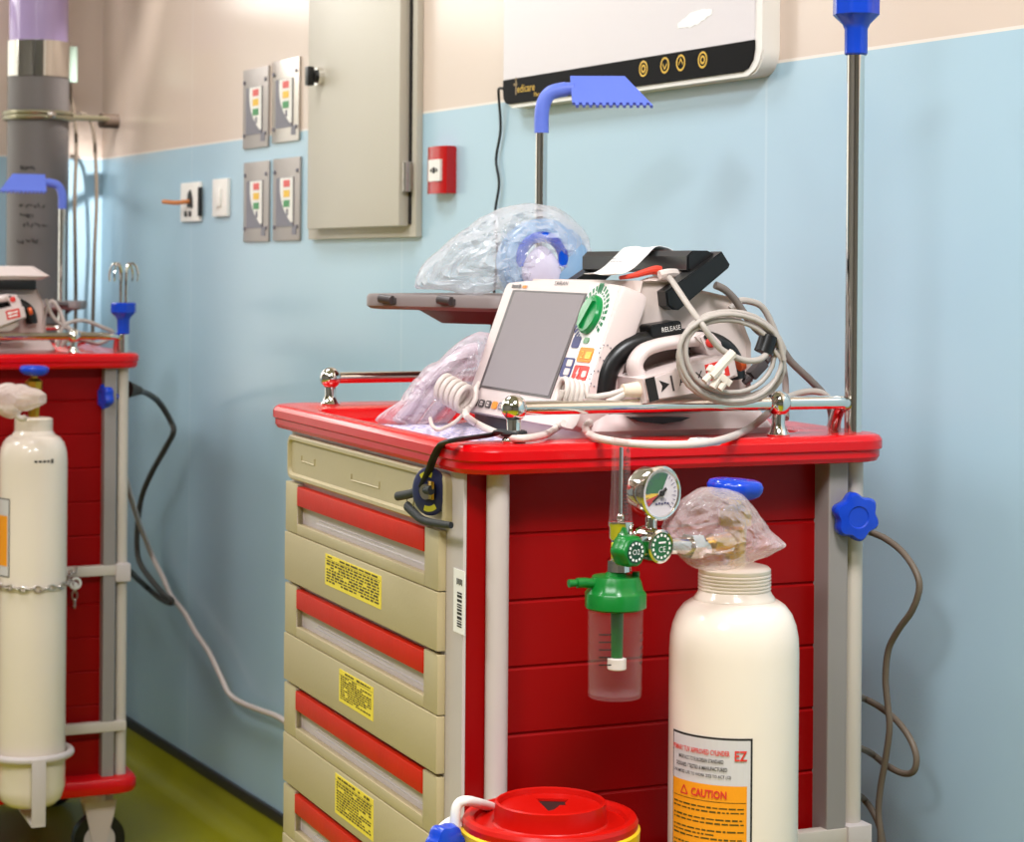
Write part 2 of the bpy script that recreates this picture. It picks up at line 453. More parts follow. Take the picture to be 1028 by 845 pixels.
# --- four gas alarm panels
M['led_r'] = mat('red_window', rgb(226, 90, 84), .4); M['led_y'] = mat('amber_window', rgb(238, 190, 50), .4); M['led_g'] = mat('green_window', rgb(64, 146, 86), .4)
M['insert'] = mat('slate_panel', rgb(112, 108, 120), .35)
def alarm(cu, cv, label, w=.156, h=.182):
    p = onx(cu, cv, W)
    t = thing('gas_alarm_panel', label, 'alarm panel', (W, p.y, p.z), 0, 'gas alarm panels on the wall')
    m = wallm(p.y, p.z)
    MB().box(W - .006, W, p.y - w / 2, p.y + w / 2, p.z - h / 2, p.z + h / 2, .002).build('plate', 'steel' if 'shiny' in label else 'plate', t)
    m2 = wallm(p.y, p.z, W - .006)
    x0, x1, y0, y1 = -.052, .046, -.06, .048
    MB().prism([(x0, y0), (x1, y0), (x1, y1), (x0, y1)], m2, 0, .002).build('insert', 'insert', t, smooth=0)
    arc = [(x1, y1 - .001), (x0 + .026, y1 - .001)]
    for i in range(13):
        a = i / 12; arc.append((x0 + .024 + .066 * a ** 2.4, y1 - .012 - .088 * a))
    arc.append((x1, -.05))
    MB().prism(arc, m2, .002, .0035).build('label_face', 'white', t, smooth=0)
    for k, (c, yy) in enumerate((('led_r', .034), ('led_y', .012), ('led_g', -.01))):
        MB().prism([(-.004, yy - .0075), (.03, yy - .0075), (.03, yy + .0075), (-.004, yy + .0075)], m2, .0035, .0045).build('lamp_window', c, t, smooth=0)
    bb = MB().prism([(.012, -.036), (.022, -.036), (.022, -.022), (.012, -.022)], m2, .0035, .0045)
    bb.build('test_mark', 'insert', t, smooth=0)
    for sx in (-1, 1):
        for sz in (-1, 1):
            y, z = p.y + sx * (w / 2 - .012), p.z + sz * (h / 2 - .03)
            MB().cyl((W - .006, y, z), (W - .009, y, z), .0045, n=10).build('screw', 'insert', t)
    MB().box(W - .007, W - .005, p.y - .062, p.y - .038, p.z - .078, p.z - .058).build('maker_plate', 'insert', t, smooth=0)
alarm(258.5, 108.5, 'dull steel gas alarm panel in the upper row, farther from the cabinet')
alarm(288.7, 101, 'shiny steel gas alarm panel in the upper row, next to the cabinet')
alarm(259, 202.5, 'steel gas alarm panel in the lower row, beside the white wall switch')
alarm(289.5, 200, 'steel gas alarm panel in the lower row, next to the cabinet')

# --- light switch and broken socket
a0, a1 = onx(217, 180, W), onx(231.5, 217, W)
t = thing('wall_switch', 'small white rocker switch plate between socket and alarm panels', 'switch', (W, (a0.y + a1.y) / 2, a1.z))
MB().box(W - .01, W, a1.y, a0.y, a1.z, a0.z, .003).build('plate', 'white', t)
MB().box(W - .016, W - .008, (a0.y + a1.y) / 2 - .016, (a0.y + a1.y) / 2 + .016, (a0.z + a1.z) / 2 - .022, (a0.z + a1.z) / 2 + .022, .003).build('rocker', 'white', t)
a0, a1 = onx(184.5, 184, W), onx(203.5, 222, W); yc, zc = (a0.y + a1.y) / 2, (a0.z + a1.z) / 2
t = thing('wall_socket', 'broken cream wall socket with an orange wire poking out', 'socket', (W, yc, a1.z))
b = MB(); b.box(W - .009, W, a1.y, a0.y, a1.z, a0.z, .003); b.build('plate', 'white', t)
b = MB(); b.prism([(-.012, -.012), (.024, -.016), (.02, .012), (.008, .03), (-.008, .02)], wallm(yc, zc, W - .009), 0, .003)
b.build('broken_opening', 'black', t)
b = MB(); b.box(W - .011, W - .007, yc + .018, yc + .034, zc - .036, zc - .022); b.build('pin_slot', 'black', t)
b = MB(); b.box(W - .011, W - .007, yc - .012, yc + .004, zc - .036, zc - .022); b.build('pin_slot', 'black', t)
b = MB(); b.box(W - .012, W - .004, a1.y - .006, a1.y + .004, a1.z + .012, a0.z - .014); b.build('back_insert', 'black', t)
b = MB(); b.tube([(W - .01, yc - .005, zc + .002), (W - .035, yc + .02, zc - .002), (W - .05, yc + .045, zc), (W - .056, yc + .06, zc + .001)], .0055, 8, 4); b.build('bare_wire', mat('copper_orange_wire', rgb(196, 120, 60), .4), t)

# --- fire call point
a0, a1 = onx(427.5, 148, W - .024), onx(457, 194, W - .002)
yc, zc = (a0.y + a1.y) / 2, (a0.z + a1.z) / 2; w2 = (a0.y - a1.y) / 2; h2 = (a0.z - a1.z) / 2
t = thing('fire_call_point', 'red break-glass fire alarm box on the blue wall', 'fire alarm', (W, yc, zc - h2))
b = MB(); pr = []
for i in range(13):
    q = -1 + i / 6; pr.append((q * w2, .020 + .008 * (1 - q * q)))
b.prism([(-w2, 0), (w2, 0)] + pr[::-1], basis((W, yc, zc - h2), (0, -1, 0), (-1, 0, 0), (0, 0, 1)), 0, 2 * h2, .002); b.box(W - .004, W + .002, yc - w2 * .8, yc + w2 * .8, zc - h2 * .8, zc + h2 * .8); b.build('housing', 'firered', t)
m = wallm(yc - w2 * .12, zc - h2 * .02, W - .0272)
MB().prism([(-.024, -.020), (.024, -.020), (.024, .020), (-.024, .020)], m, -.006, .0015).build('glass_plate', 'white', t, smooth=0)
b = MB(); b.lathe([(.006, .0015), (.006, .0025)], m, 16); b.prism([(-.016, 0), (-.010, -.004), (-.010, .004)], m, .0015, .0025); b.prism([(.016, 0), (.010, .004), (.010, -.004)], m, .0015, .0025); b.build('press_mark', 'ink', t, smooth=0)

# --- film viewing light box
BX = W - .032
tl, bl, br = onx(505.5, 81, BX), onx(505.5, 105.5, BX), onx(757, 67.5, BX)
sR = onx(757, 39, BX); yEdge = onx(764, 60, BX).y
t = thing('film_viewing_light_box', 'wide white light box with a black control strip on the wall', 'light box', (W, (bl.y + br.y) / 2, bl.z))
zb = bl.z - .004
def rr_wall(y0, y1, z0, z1, r):   # rounded rectangle in wall coordinates
    return rrect(-y1, -y0, z0, z1, r)
b = MB(); mm = basis((W, 0, 0), (0, -1, 0), (0, 0, 1), (-1, 0, 0))
b.prism(rr_wall(yEdge, tl.y + .004, zb - .003, 2.12, .035), mm, -.002, .03, .003); b.build('casing', 'white', t)
b = MB(); yl, yr = tl.y + .001, br.y
pts = [(-yl, tl.z), (-yl, bl.z + .02)] + [(-yl + .02 * (1 - math.cos(R(q))), bl.z + .02 - .02 * math.sin(R(q))) for q in (30, 60, 90)]
pts += [(-yr - .03 * (1 - math.sin(R(q))), bl.z + .03 * (1 - math.cos(R(q)))) for q in (0, 30, 60, 90)] + [(-yr, tl.z)]
b.prism(pts, mm, .03, .0325); strip = b.build('control_strip', 'blackgloss', t, smooth=0)
MB().prism([(-yl, tl.z + .0008), (-yr, tl.z + .0008), (-yr, 2.09), (-yl, 2.09)], mm, .03, .0318).build('viewing_panel', 'lightpanel', t, smooth=0)
m = wallm(0, 0, W - .0325)
def wxy(u, v): p = onx(u, v, W - .033); return (-p.y, p.z)
b = MB()
x, z = wxy(528, 88); b.text('edicare', m @ Matrix.Translation((x, z, 0)), h=.0135, w=.062)
x, z = wxy(539, 94.5); b.text('Plus', m @ Matrix.Translation((x, z, 0)), h=.007, w=.02); b.build('lettering', 'gold', strip, smooth=0)
x, z = wxy(518, 87); b = MB(); b.rect(m, x - .002, x + .002, z - .014, z + .016); b.rect(m, x - .009, x + .004, z + .002, z + .006); b.build('emblem', mat('bronze_print', rgb(140, 112, 60), .4), strip, smooth=0)
for u, v, k in ((646, 69, 0), (667.5, 65.5, 1), (683.5, 63, 2), (705.5, 60, 0)):
    x, z = wxy(u, v); b = MB(); mc = m @ Matrix.Translation((x, z, 0))
    rad = .0125
    def ann(r0, r1):
        for i in range(24):
            q0, q1 = 2 * PI * i / 24, 2 * PI * (i + 1) / 24
            b.face([mc @ Vector((rr * math.cos(q), rr * math.sin(q), .0008)) for rr, q in ((r0, q0), (r1, q0), (r1, q1), (r0, q1))])
    ann(rad - .003, rad)
    if k == 0:
        ann(.0035, .0065)
    else:
        s_ = -1 if k == 1 else 1
        b.face([mc @ Vector(q + (.0008,)) for q in ((-.006, -.004 * s_), (0, .004 * s_), (.006, -.004 * s_), (.006, -.0005 * s_), (0, .0075 * s_), (-.006, -.0005 * s_))])
    b.build('touch_icon', 'gold', strip, smooth=0)
rn = random.Random(3); x0, z0 = wxy(680, 24); x1, z1 = wxy(714, 12)
top = []; bot = []
for i in range(15):
    q = i / 14; xx = x0 + (x1 - x0) * q; zc_ = wxy(697, 19)[1] + .012 * (q - .5); hh = .011 * (math.sin(PI * min(.97, max(.05, q))) ** .5) * rn.uniform(.8, 1.1)
    top.append((xx, zc_ + hh)); bot.append((xx, zc_ - hh * rn.uniform(.7, 1.1)))
MB().prism(bot + top[::-1], mm, .0318, .0324).build('white_patch', mat('patch_white', rgb(255, 254, 254), .6), t, smooth=0)  # irregular white patch on the viewing panel
c_ = MB(); c_.tube([onx(505, 89, W - .028), onx(501, 89, W - .022), onx(500.6, 96, W - .012), onx(502.5, 130, W - .006), onx(498, 160, W - .006), onx(501, 185, W - .006), onx(497, 215, W - .006), onx(499, 260, W - .006), onx(494, 320, W - .006), onx(492, 420, W - .006)], .0024, 8, 6)
tag(c_.build('power_cord', 'cord'), 'thin black cord hanging down the wall from the light box', 'cord')

# ================================================================== CORNER: PIPE COLUMN WITH CLAMP AND CABLES
PY = 5.42
pc = ony(38.5, 100, PY); pr_ = (ony(68.5, 100, PY) - ony(8.5, 100, PY)).length / 2
pcol = thing('pipe_column', 'thick grey standing pipe with steel collar and lilac upper length in the corner', 'pipe', (pc.x, PY, 0))
z1, z2 = ony(38, 79, PY).z, ony(38, 42, PY).z
MB().cyl((pc.x, PY, 0), (pc.x, PY, z1), pr_, n=48).build('grey_pipe', 'pipe', pcol)
MB().lathe([(pr_ - .003, z1), (pr_ + .002, z1 + .002), (pr_ + .002, z2 - .002), (pr_ - .003, z2)], Matrix.Translation((pc.x, PY, 0)), 48).build('steel_collar', 'chrome', pcol)
MB().cyl((pc.x, PY, z2), (pc.x, PY, ZC), pr_ - .003, n=48).build('lilac_pipe', 'purple', pcol)
zc_ = ony(38, 117, PY).z
b = MB(); 
for dz in (-.006, .006): b.torus(Matrix.Translation((pc.x, PY, zc_ + dz)), pr_ + .006, .007, 48, 8)
b.tube([(pc.x + pr_, PY - .01, zc_), (W - .06, PY + .03, zc_ + .004), (W - .002, PY + .06, zc_ + .003)], .008, 8)
b.build('clamp_ring', mat('tarnished_clamp', rgb(150, 144, 120), .3, metal=.8), pcol)
MB().sphere((pc.x + .01, PY - pr_ - .012, zc_), .012).build('clamp_bolt', 'steel', pcol)
MB().cyl((W - .05, PY + .055, zc_), (W, PY + .06, zc_), .02, n=14).build('wall_anchor', mat('rusty_anchor', rgb(74, 58, 46), .6), pcol)
def pipem(a, z):
    d = Vector((math.sin(a), -math.cos(a), 0))
    return basis((pc.x + d.x * (pr_ + .0004), PY + d.y * (pr_ + .0004), z), (math.cos(a), math.sin(a), 0), (0, 0, 1), d)
b = MB(); rn = random.Random(5)
for u, v, w in ((28, 168, .04), (27, 190, .03), (32, 206, .07), (28, 216, .035), (36, 226, .07), (28, 242, .06)):
    p = ony(u, v, PY - pr_); a = math.asin(max(-.9, min(.9, (p.x - pc.x) / pr_)))
    for k in range(7):
        aa = a + (k - 3) * w / 7 / pr_; mk = pipem(aa, p.z + rn.uniform(-.002, .002))
        b.tube([mk @ Vector((rn.uniform(-.004, .004), y, .001)) for y in (-.006 * rn.random(), .001, .007 * rn.random())] , .0014, 5)
b.build('pen_marks', 'ink', pcol)
g = ony(73, 64, PY)
b = MB(); b.cyl((g.x, PY, g.z - .05), (g.x, PY, g.z + .045), .013, n=12); b.build('green_glass_fitting', mat('pale_green_glass', rgb(170, 190, 176), .15), pcol)
for lab, pts in (('dark cable hanging straight down beside the grey pipe', [(69, 70), (71, 95), (75, 120), (76.5, 150), (75, 200), (75.5, 250), (76, 300), (75, 360)]),
                 ('dark cable hanging in the corner from the pipe clamp', [(80, 114), (88, 117), (93, 128), (95.5, 150), (97, 200), (95, 250), (93.5, 310), (92, 370)])):
    b = MB(); b.tube([ony(u, v, PY + .05 if 'straight' in lab else PY + .1) for u, v in pts], .0052, 8, 5)
    tag(b.build('hanging_cable', 'cable_b'), lab, 'cable')
# ================================================================== THE TWO CRASH CARTS
CR = R(-5.05)
def cframe(o, rz=CR): return Matrix.Translation((o[0], o[1], 0)) @ Matrix.Rotation(rz, 4, 'Z')
MC1 = cframe((1.0495, 1.9903)); MC2 = cframe((.931, 4.382))
def cpt(u, v, ax, val, fr=MC1):
    """cart coordinates of the photo's point on the cart plane a = val (0), b = val (1) or z = val (2)"""
    if ax == 2: return fr.inverted() @ onz(u, v, val)
    n = Vector((1, 0, 0)) if ax == 0 else Vector((0, 1, 0))
    p = fr @ (n * val); nn = fr.to_3x3() @ n
    return fr.inverted() @ onplane(u, v, p, nn)
FRONT = lambda a, b, z: basis((a, b, z), (0, -1, 0), (0, 0, 1), (-1, 0, 0))   # faces the drawer side
SIDE = lambda a, b, z: basis((a, b, z), (1, 0, 0), (0, 0, 1), (0, -1, 0))     # faces the cylinder side

def star(a, lobes=6, depth=.12):
    return 1 - depth * (.5 - .5 * math.cos(lobes * a)) ** 1.2
def make_cart(fr, label, knob_turn, collar_z, shelf, holder):
    c = thing('crash_cart', label, 'medical cart', fr.translation, CR, None)
    N = lambda: MB(fr)
    # --- counter: rounded slab with a stepped edge and a sunken top
    b = N(); rings = []
    X0, X1, Y0, Y1, rr = -.056, .482, -.052, .69, .045
    for off, z, in ((.016, 1.079), (.006, 1.081), (.003, 1.086), (.003, 1.093), (.0, 1.0955), (.0, 1.105), (.003, 1.1095), (.007, 1.1115), (.012, 1.112)):
        rings.append([(x, y, z) for x, y in rrect(X0 + off, X1 - off, Y0 + off, Y1 - off, rr - off)])
    for off, z in ((.0, 1.112), (.003, 1.111), (.006, 1.107), (.009, 1.0985), (.013, 1.097)):
        rings.append([(x, y, z) for x, y in rrect(-.036 + off, .405 - off, .012 + off, .552 - off, .03)])
    b.loops(rings); b.build('counter', 'red', c, smooth=30)
    # --- carcass
    b = N(); b.box(-.037, .43, .012, .612, .2, 1.08); b.box(-.037, -.002, -.011, .012, .2, 1.08, .002); b.build('carcass', 'redpanel', c, smooth=0)
    b = N(); pts = []; zs = [.212]; z = 1.0097
    grooves = []
    while z > .22: grooves.append(z); z -= .0728
    for g in reversed(grooves): pts += [(.0, g - .0028), (.0022, g - .0006), (.0022, g + .0006), (.0, g + .0028)]
    poly = [(0, .205)] + pts + [(0, 1.079), (.012, 1.079), (.012, .205)]
    b.loops([[(a, .001 + y, z) for y, z in poly] for a in (.006, .405)]); b.build('side_panel', 'redpanel', c, smooth=0)
    b = N(); b.box(-.041, -.037, -.011, .612, .205, 1.0795, .001); fp = b.build('front_frame', 'frame', c, smooth=0)
    b = N(); b.tube([(-.004, -.018, 1.08), (-.004, -.018, .2)], .0125, 20); b.build('corner_post', 'frame', c)
    b = N(); b.box(.404, .43, -.03, .014, .2, 1.08, .002); b.build('rear_column', 'column', c, smooth=0)
    b = N(); b.tube([(.447, -.012, 1.08), (.447, -.012, .2)], .0122, 20); b.build('pole_sleeve', 'tube', c)
    for zz in (.647, .312):
        b = N(); b.box(.0, .456, -.032, -.014, zz - .011, zz + .011, .003); b.build('side_bar', 'tube', c)
    b = N(); b.box(.430, .462, -.036, .004, .622, .660, .002); b.build('sleeve_socket', 'frame', c)
    # --- base tray and casters
    b = N(); rings = []
    for off, z in ((.012, .168), (.003, .172), (.0, .18), (.0, .196), (.004, .203), (.014, .206)):
        rings.append([(x, y, z) for x, y in rrect(-.056 + off, .482 - off, -.05 + off, .66 - off, .04)])
    b.loops(rings); b.build('base_tray', 'red', c, smooth=40)
    for a_, b_ in ((.02, .04), (.40, .04), (.02, .57), (.40, .57)):
        b = N(); b.cyl((a_, b_, .168), (a_, b_, .14), .024, .028, 20)
        for sd in (-1, 1):
            b.prism([(-.036, .142), (.036, .142), (.03, .11), (.012, .045), (-.012, .042), (-.02, .07)], basis((a_ + .012, b_ + sd * .018, 0), (1, 0, 0), (0, 0, 1), (0, -1, 0)), -.002, .002)
        k = b.build('caster', 'device2', c)
        b = N(); b.cyl((a_ + .012, b_ - .014, .056), (a_ + .012, b_ + .014, .056), .056, n=36); b.build('tyre', 'black', k)
        b = N(); b.cyl((a_ + .012, b_ - .0155, .056), (a_ + .012, b_ + .0155, .056), .034, n=30); b.build('hub', 'frame', k)
    # --- cylinder holder: ring on two arms with a strap under the foot
    HA, HB, HZ = holder + (.30,)
    b = N(); b.torus(Matrix.Translation((HA, HB, HZ)), .0795, .008, 48, 10)
    b.tube([(HA - .05, HB + .065, HZ), (HA - .05, -.02, HZ)], .006, 8); b.tube([(HA + .05, HB + .065, HZ), (HA + .05, -.02, HZ)], .006, 8)
    hold = b.build('cylinder_ring', 'frame', c)
    b = N(); b.box(HA - .014, HA + .014, HB - .0895, HB - .0855, .172, HZ + .004, .001); b.box(HA - .014, HA + .014, HB - .0895, HB + .15, .168, .1725, .001); b.build('foot_strap', 'frame', hold)
    # --- rails on ball posts
    def ball_post(x, y, rail):
        b = N(); b.lathe([(.013, 1.1115), (.0135, 1.114), (.0105, 1.118), (.0075, 1.126), (.008, 1.137)], Matrix.Translation((x, y, 0)), 20)
        b.sphere((x, y, 1.149), .0145, u=24, v=16); b.build('ball_post', 'chrome', rail)
    b = N(); b.tube([(.014, -.018, 1.149), (.2, -.022, 1.149), (.395, -.028, 1.149), (.422, -.026, 1.148), (.434, -.014, 1.146), (.438, .004, 1.138), (.438, .013, 1.122), (.438, .015, 1.1)], .0078, 14, 4)
    rl = b.build('side_rail', 'chrome', c)
    ball_post(.014, -.018, rl); ball_post(.338, -.027, rl)
    b = N(); b.tube([(.015, .618, 1.149), (.2, .622, 1.149), (.40, .626, 1.149), (.43, .62, 1.146), (.438, .602, 1.13), (.438, .598, 1.1)], .0078, 14, 4)
    rl = b.build('side_rail', 'chrome', c); ball_post(.015, .618, rl)
    # --- drip pole: chrome mast, blue collar, hooks
    pz = collar_z
    b = N(); b.cyl((.447, -.012, 1.09), (.447, -.012, pz + .02), .0102, n=24); mast = b.build('drip_mast', 'chrome', c)
    b = N()
    b.lathe([(.0118, pz), (.0135, pz + .002), (.0135, pz + .03), (.016, pz + .036), (.0255, pz + .045), (.0275, pz + .047), (.0275, pz + .066), (.025, pz + .068), (.009, pz + .068)], Matrix.Translation((.447, -.012, 0)), 48,
            fn=lambda a, r, z: star(a, 8, .07) if r > .02 else 1)
    b.build('mast_collar', 'blue', mast)
    for k in range(4):
        q = R(45 + 90 * k); d = Vector((math.cos(q), math.sin(q), 0)); o = Vector((.447, -.012, pz + .06)); e = d * .008
        b = N(); b.tube([o + e, o + e + Vector((0, 0, .05)), o + e * 1.2 + Vector((0, 0, .078)), o + d * .017 + Vector((0, 0, .092)), o + d * .029 + Vector((0, 0, .088)), o + d * .036 + Vector((0, 0, .07)), o + d * .035 + Vector((0, 0, .054))], .0024, 8, 4)
        b.build('drip_hook', 'chrome', mast)
    # --- blue star knob clamping the sleeve
    kz = 1.018; kd = Vector((math.sin(knob_turn), -math.cos(knob_turn), 0)); ko = Vector((.4365, -.012, kz))
    b = N(); m = axis_frame(ko, kd)
    b.cyl(ko, ko + kd * .03, .007, n=12)
    b.lathe([(.012, .016), (.0255, .02), (.0285, .024), (.0285, .034), (.0255, .038), (.013, .039), (.0125, .0385), (.0115, .0375)], m, 60, fn=lambda a, r, z: star(a + .35, 6, .17) if r > .02 else 1)
    b.build('star_knob', 'blue', c)
    # --- mast of the tray and its comb-edged blue head
    sa, sb = shelf['pole']; sz = shelf['top']
    b = N(); b.cyl((sa, sb, 1.1), (sa, sb, sz - .05), .0085, n=20); b.cyl((sa, sb, 1.1), (sa, sb, 1.13), .014, n=20); sm = b.build('tray_mast', 'chrome', c)
    hd = Vector((math.cos(shelf['dir']), math.sin(shelf['dir']), 0)); hs = Vector((-hd.y, hd.x, 0)); o = Vector((sa, sb, sz))
    b = N()
    b.tube([o - Vector((0, 0, .058)), o - Vector((0, 0, .03)), o + hd * .004 + Vector((0, 0, -.012)), o + hd * .014 + Vector((0, 0, .0)), o + hd * .035 + Vector((0, 0, .005))], .0105, 16, 5)
    b.cyl(o + hd * .028 + Vector((0, 0, .0045)), o + hd * .046 + Vector((0, 0, .006)), .0092, n=16)
    L, wn, wf, dp, dr = .115, .0, .0, .052, .030
    e1 = o + hd * .04 + Vector((0, 0, .012)); up = Vector((0, 0, 1))
    hs = hs if hs.dot(Vector((-.394, -.919, 0))) > 0 else -hs
    nrm = (hs * .042 - up * .040).normalized()           # along the slope, falling away from the elbow's near side
    top = nrm.cross(hd).normalized(); top = top if top.z > 0 else -top
    A, B_, C_, D = e1 - nrm * .016, e1 + hd * .078 - nrm * .016, e1 + hd * .118 + nrm * .044, e1 + hd * .004 + nrm * .044
    edge = []; nt_ = 12
    for i in range(nt_):
        p = C_ + (D - C_) * (i / nt_); q = C_ + (D - C_) * ((i + .45) / nt_); p2 = C_ + (D - C_) * ((i + .55) / nt_)
        edge += [p + nrm * .006, q + nrm * .006, p2, C_ + (D - C_) * ((i + .98) / nt_)]
    poly = [A, B_] + edge
    b.loops([[p - top * .0025 for p in poly], [p + top * .0025 for p in poly]])
    b.build('comb_head', 'lilacblue', sm)
    # --- the tray itself
    so, st = shelf['corner'], shelf['turn']; sl, sd_, szt = shelf['size'][0], shelf['size'][1], shelf['z']
    fx = Vector((math.cos(st), math.sin(st), 0)); fy = Vector((-fx.y, fx.x, 0))
    m = fr @ basis((so[0], so[1], szt), fx, fy, (0, 0, 1))
    b = MB(m); rings = []
    for off, z in ((.012, -.004), (.004, -.003), (.0, .001), (.0, .013), (.002, .017), (.006, .0175), (.008, .0165), (.009, .012), (.02, .011)):
        rings.append([(x, y, z) for x, y in rrect(off, sl - off, off, sd_ - off, .02)])
    b.loops(rings); tr = b.build('tray', 'tray', c, smooth=40)
    b = MB(m); b.loops([[(.08, .03, -.004), (sl - .03, .03, -.004), (sl - .03, sd_ - .03, -.004), (.08, sd_ - .03, -.004)][::-1], [(.105, .05, -.022), (sl - .05, .05, -.022), (sl - .05, sd_ - .05, -.022), (.105, sd_ - .05, -.022)][::-1]])
    b.build('tray_bracket', 'darkframe', tr, smooth=0)
    for x in (.05, .155):
        b = MB(m); b.cyl((x - .01, -.004, .011), (x + .012, -.004, .009), .006, n=12); b.box(x - .008, x + .016, -.003, .02, .003, .0125, .002); b.build('tray_clip', 'darkframe', tr)
    return c

cart = make_cart(MC1, 'near red crash cart with beige drawers, chrome rails and a tall drip mast', R(-8), 1.5515,
                 dict(pole=(.333, .632), top=1.552, dir=R(-26), corner=(.058, .62), turn=R(-62), size=(.245, .24), z=1.247), (.215, -.147))
cart2 = make_cart(MC2, 'far red crash cart at the left with a short drip mast showing four hooks', R(-78), 1.152,
                  dict(pole=(.432, .60), top=1.494, dir=R(180), corner=(.285, .64), turn=R(-20), size=(.2, .12), z=1.195), (.232, -.152))

# --- fronts of the near cart's drawers
def drawer(zt, zb, lab, k):
    Y0, Y1 = .038, .608
    zm = zt - .0665
    N = lambda: MB(MC1)
    oy0, oy1, oz1, oz0 = .081, .556, zt - .004, zt - .0525
    b = N()
    b.box(-.0505, -.041, oy1, Y1, zm + .0007, zt, .0012); b.box(-.0505, -.041, Y0, oy0, zm + .0007, zt, .0012)
    b.box(-.0505, -.041, oy0, oy1, zm + .0007, oz0, .0008)
    b.box(-.0515, -.041, Y0, Y1, zb, zm - .0005, .0015)
    d = b.build('drawer', 'drawer', cart, smooth=30)
    b = N(); b.box(-.0512, -.034, oy0 + .0005, oy1 - .0005, oz1 - .024, oz1 + .001, .0015); plabel(b.build('grip', 'grip', d), 'dark orange-red grip strip')
    b = N()
    b.face([(-.041, oy0, oz0 - .001), (-.041, oy1, oz0 - .001), (-.0275, oy1, zt), (-.0275, oy0, zt)])
    b.face([(-.041, oy0, oz0), (-.0275, oy0, zt), (-.05, oy0, zt), (-.05, oy0, oz0)]); b.face([(-.041, oy1, oz0), (-.0275, oy1, zt), (-.05, oy1, zt), (-.05, oy1, oz0)])
    b.build('recess', 'drawer_in', d, smooth=0)
    b = N()
    for q, (e0, e1) in enumerate(((.08, .74), (.08, .62))):
        t = .22 + .16 * q; a_ = -.041 + .0135 * t - .001; z_ = oz0 + (zt - oz0) * t
        b.tube([(a_ - .0012, oy1 - (oy1 - oy0) * (.14 + .0 * q), z_), (a_ - .0012, oy1 - (oy1 - oy0) * e1, z_)], .0015, 6)  # thin ridges shaped to draw the cover's bright highlight lines
    t0, t1 = .12, .5
    P = lambda f, t: (-.041 + .0135 * t - .0012, oy1 - (oy1 - oy0) * f, oz0 + (zt - oz0) * t)
    b.loops([[P(.12, t0), P(.95, t0), P(.95, t1), P(.12, t1)], [(p[0] - .001, p[1], p[2]) for p in (P(.12, t0), P(.95, t0), P(.95, t1), P(.12, t1))]])
    b.build('label_window', 'coverfilm', d, smooth=0)
    if lab:
        (u0, v0), (u1, v1), (u2, v2) = lab
        p0, p1, p2 = cpt(u0, v0, 0, -.0515), cpt(u1, v1, 0, -.0515), cpt(u2, v2, 0, -.0515)
        wd, ht = p0.y - p1.y, p1.z - p2.z
        m = FRONT(-.0515, p0.y, (p0.z + p1.z) / 2 - ht)
        b = N(); b.prism([(0, 0), (wd, 0), (wd, ht), (0, ht)], m, 0, .0006); lb = b.build('contents_label', 'ylabel', d, smooth=0)
        b = N(); rws = 8 if wd > .18 else 11
        b.scribble(m, .006, wd - .006, .004, ht * .84, rws, seed=k, d=.0009, wl=(.03, .09), th=.66, fill=.95)
        b.scribble(m, .01, wd - .01, ht * .87, ht * .985, 1, seed=k + 9, d=.0009, wl=(.05, .14), th=.5)
        b.rect(m, 0, wd, ht * .845, ht * .855, .0009)
        b.build('fine_print', 'olive_ink', lb, smooth=0)
    return d
drawer(1.0122, .8805, ((327, 556), (383, 577.5), (383, 611)), 1)
drawer(.8765, .7465, ((341, 671), (375, 690), (375, 724)), 2)
drawer(.7425, .6105, ((337, 777), (375, 801), (375, 843)), 3)
drawer(.6065, .4765, None, 4)
b = MB(MC1); b.box(-.0505, -.041, .038, .608, .215, .4725, .002); b.box(-.058, -.05, .2, .45, .42, .44, .003); b.build('drawer', 'drawer', cart)
# top drawer with a sunk panel and the lock
b = MB(MC1); rings = []
for a_, off, r_ in ((-.041, .0, .012), (-.0485, .0, .012), (-.0505, .002, .012), (-.0505, .006, .01), (-.048, .0075, .009), (-.0465, .0085, .008)):
    rings.append([(a_, -y, z) for y, z in rrect(-.604 + off, -.022 - off, 1.0165 + off, 1.0755 - off, r_)])
b.loops(rings); td = b.build('drawer', 'drawer', cart, smooth=30)
for u0, v0, u1, v1 in ((303, 463, 316, 467), (353, 482, 381, 490)):
    b = MB(MC1); p, q = cpt(u0, v0, 0, -.0466), cpt(u1, v1, 0, -.0466); b.tube([p + Vector((0, 0, .008)), p, q, q + Vector((0, 0, .008))], .0012, 6); b.build('moulded_mark', 'drawer', td)
p = cpt(432.5, 493, 0, -.056); m = FRONT(-.056, p.y, p.z) @ Matrix.Rotation(R(24), 4, 'Y')
b = MB(MC1); b.lathe([(.0265, 0), (.0265, .0025), (.024, .004), (.011, .004)], m, 32); lk = b.build('lock_plate', mat('navy_lock_plate', rgb(38, 40, 74), .3), td)
b = MB(MC1)
for q in (100, 280):
    pts = []
    for i in range(9):
        qq = R(q - 28 + 7 * i); pts.append((qq,))
    b.face([m @ Vector((r_ * math.cos(qq[0]), r_ * math.sin(qq[0]), .0044)) for r_, seq in ((.022, pts), (.016, pts[::-1])) for qq in seq])
b.build('yellow_mark', mat('olive_yellow_print', rgb(176, 168, 40), .5), lk, smooth=0)
b = MB(MC1); b.cyl(m @ Vector((0, 0, -.012)), m @ Vector((0, 0, .009)), .0085, n=20); b.build('lock_barrel', 'steel', lk)
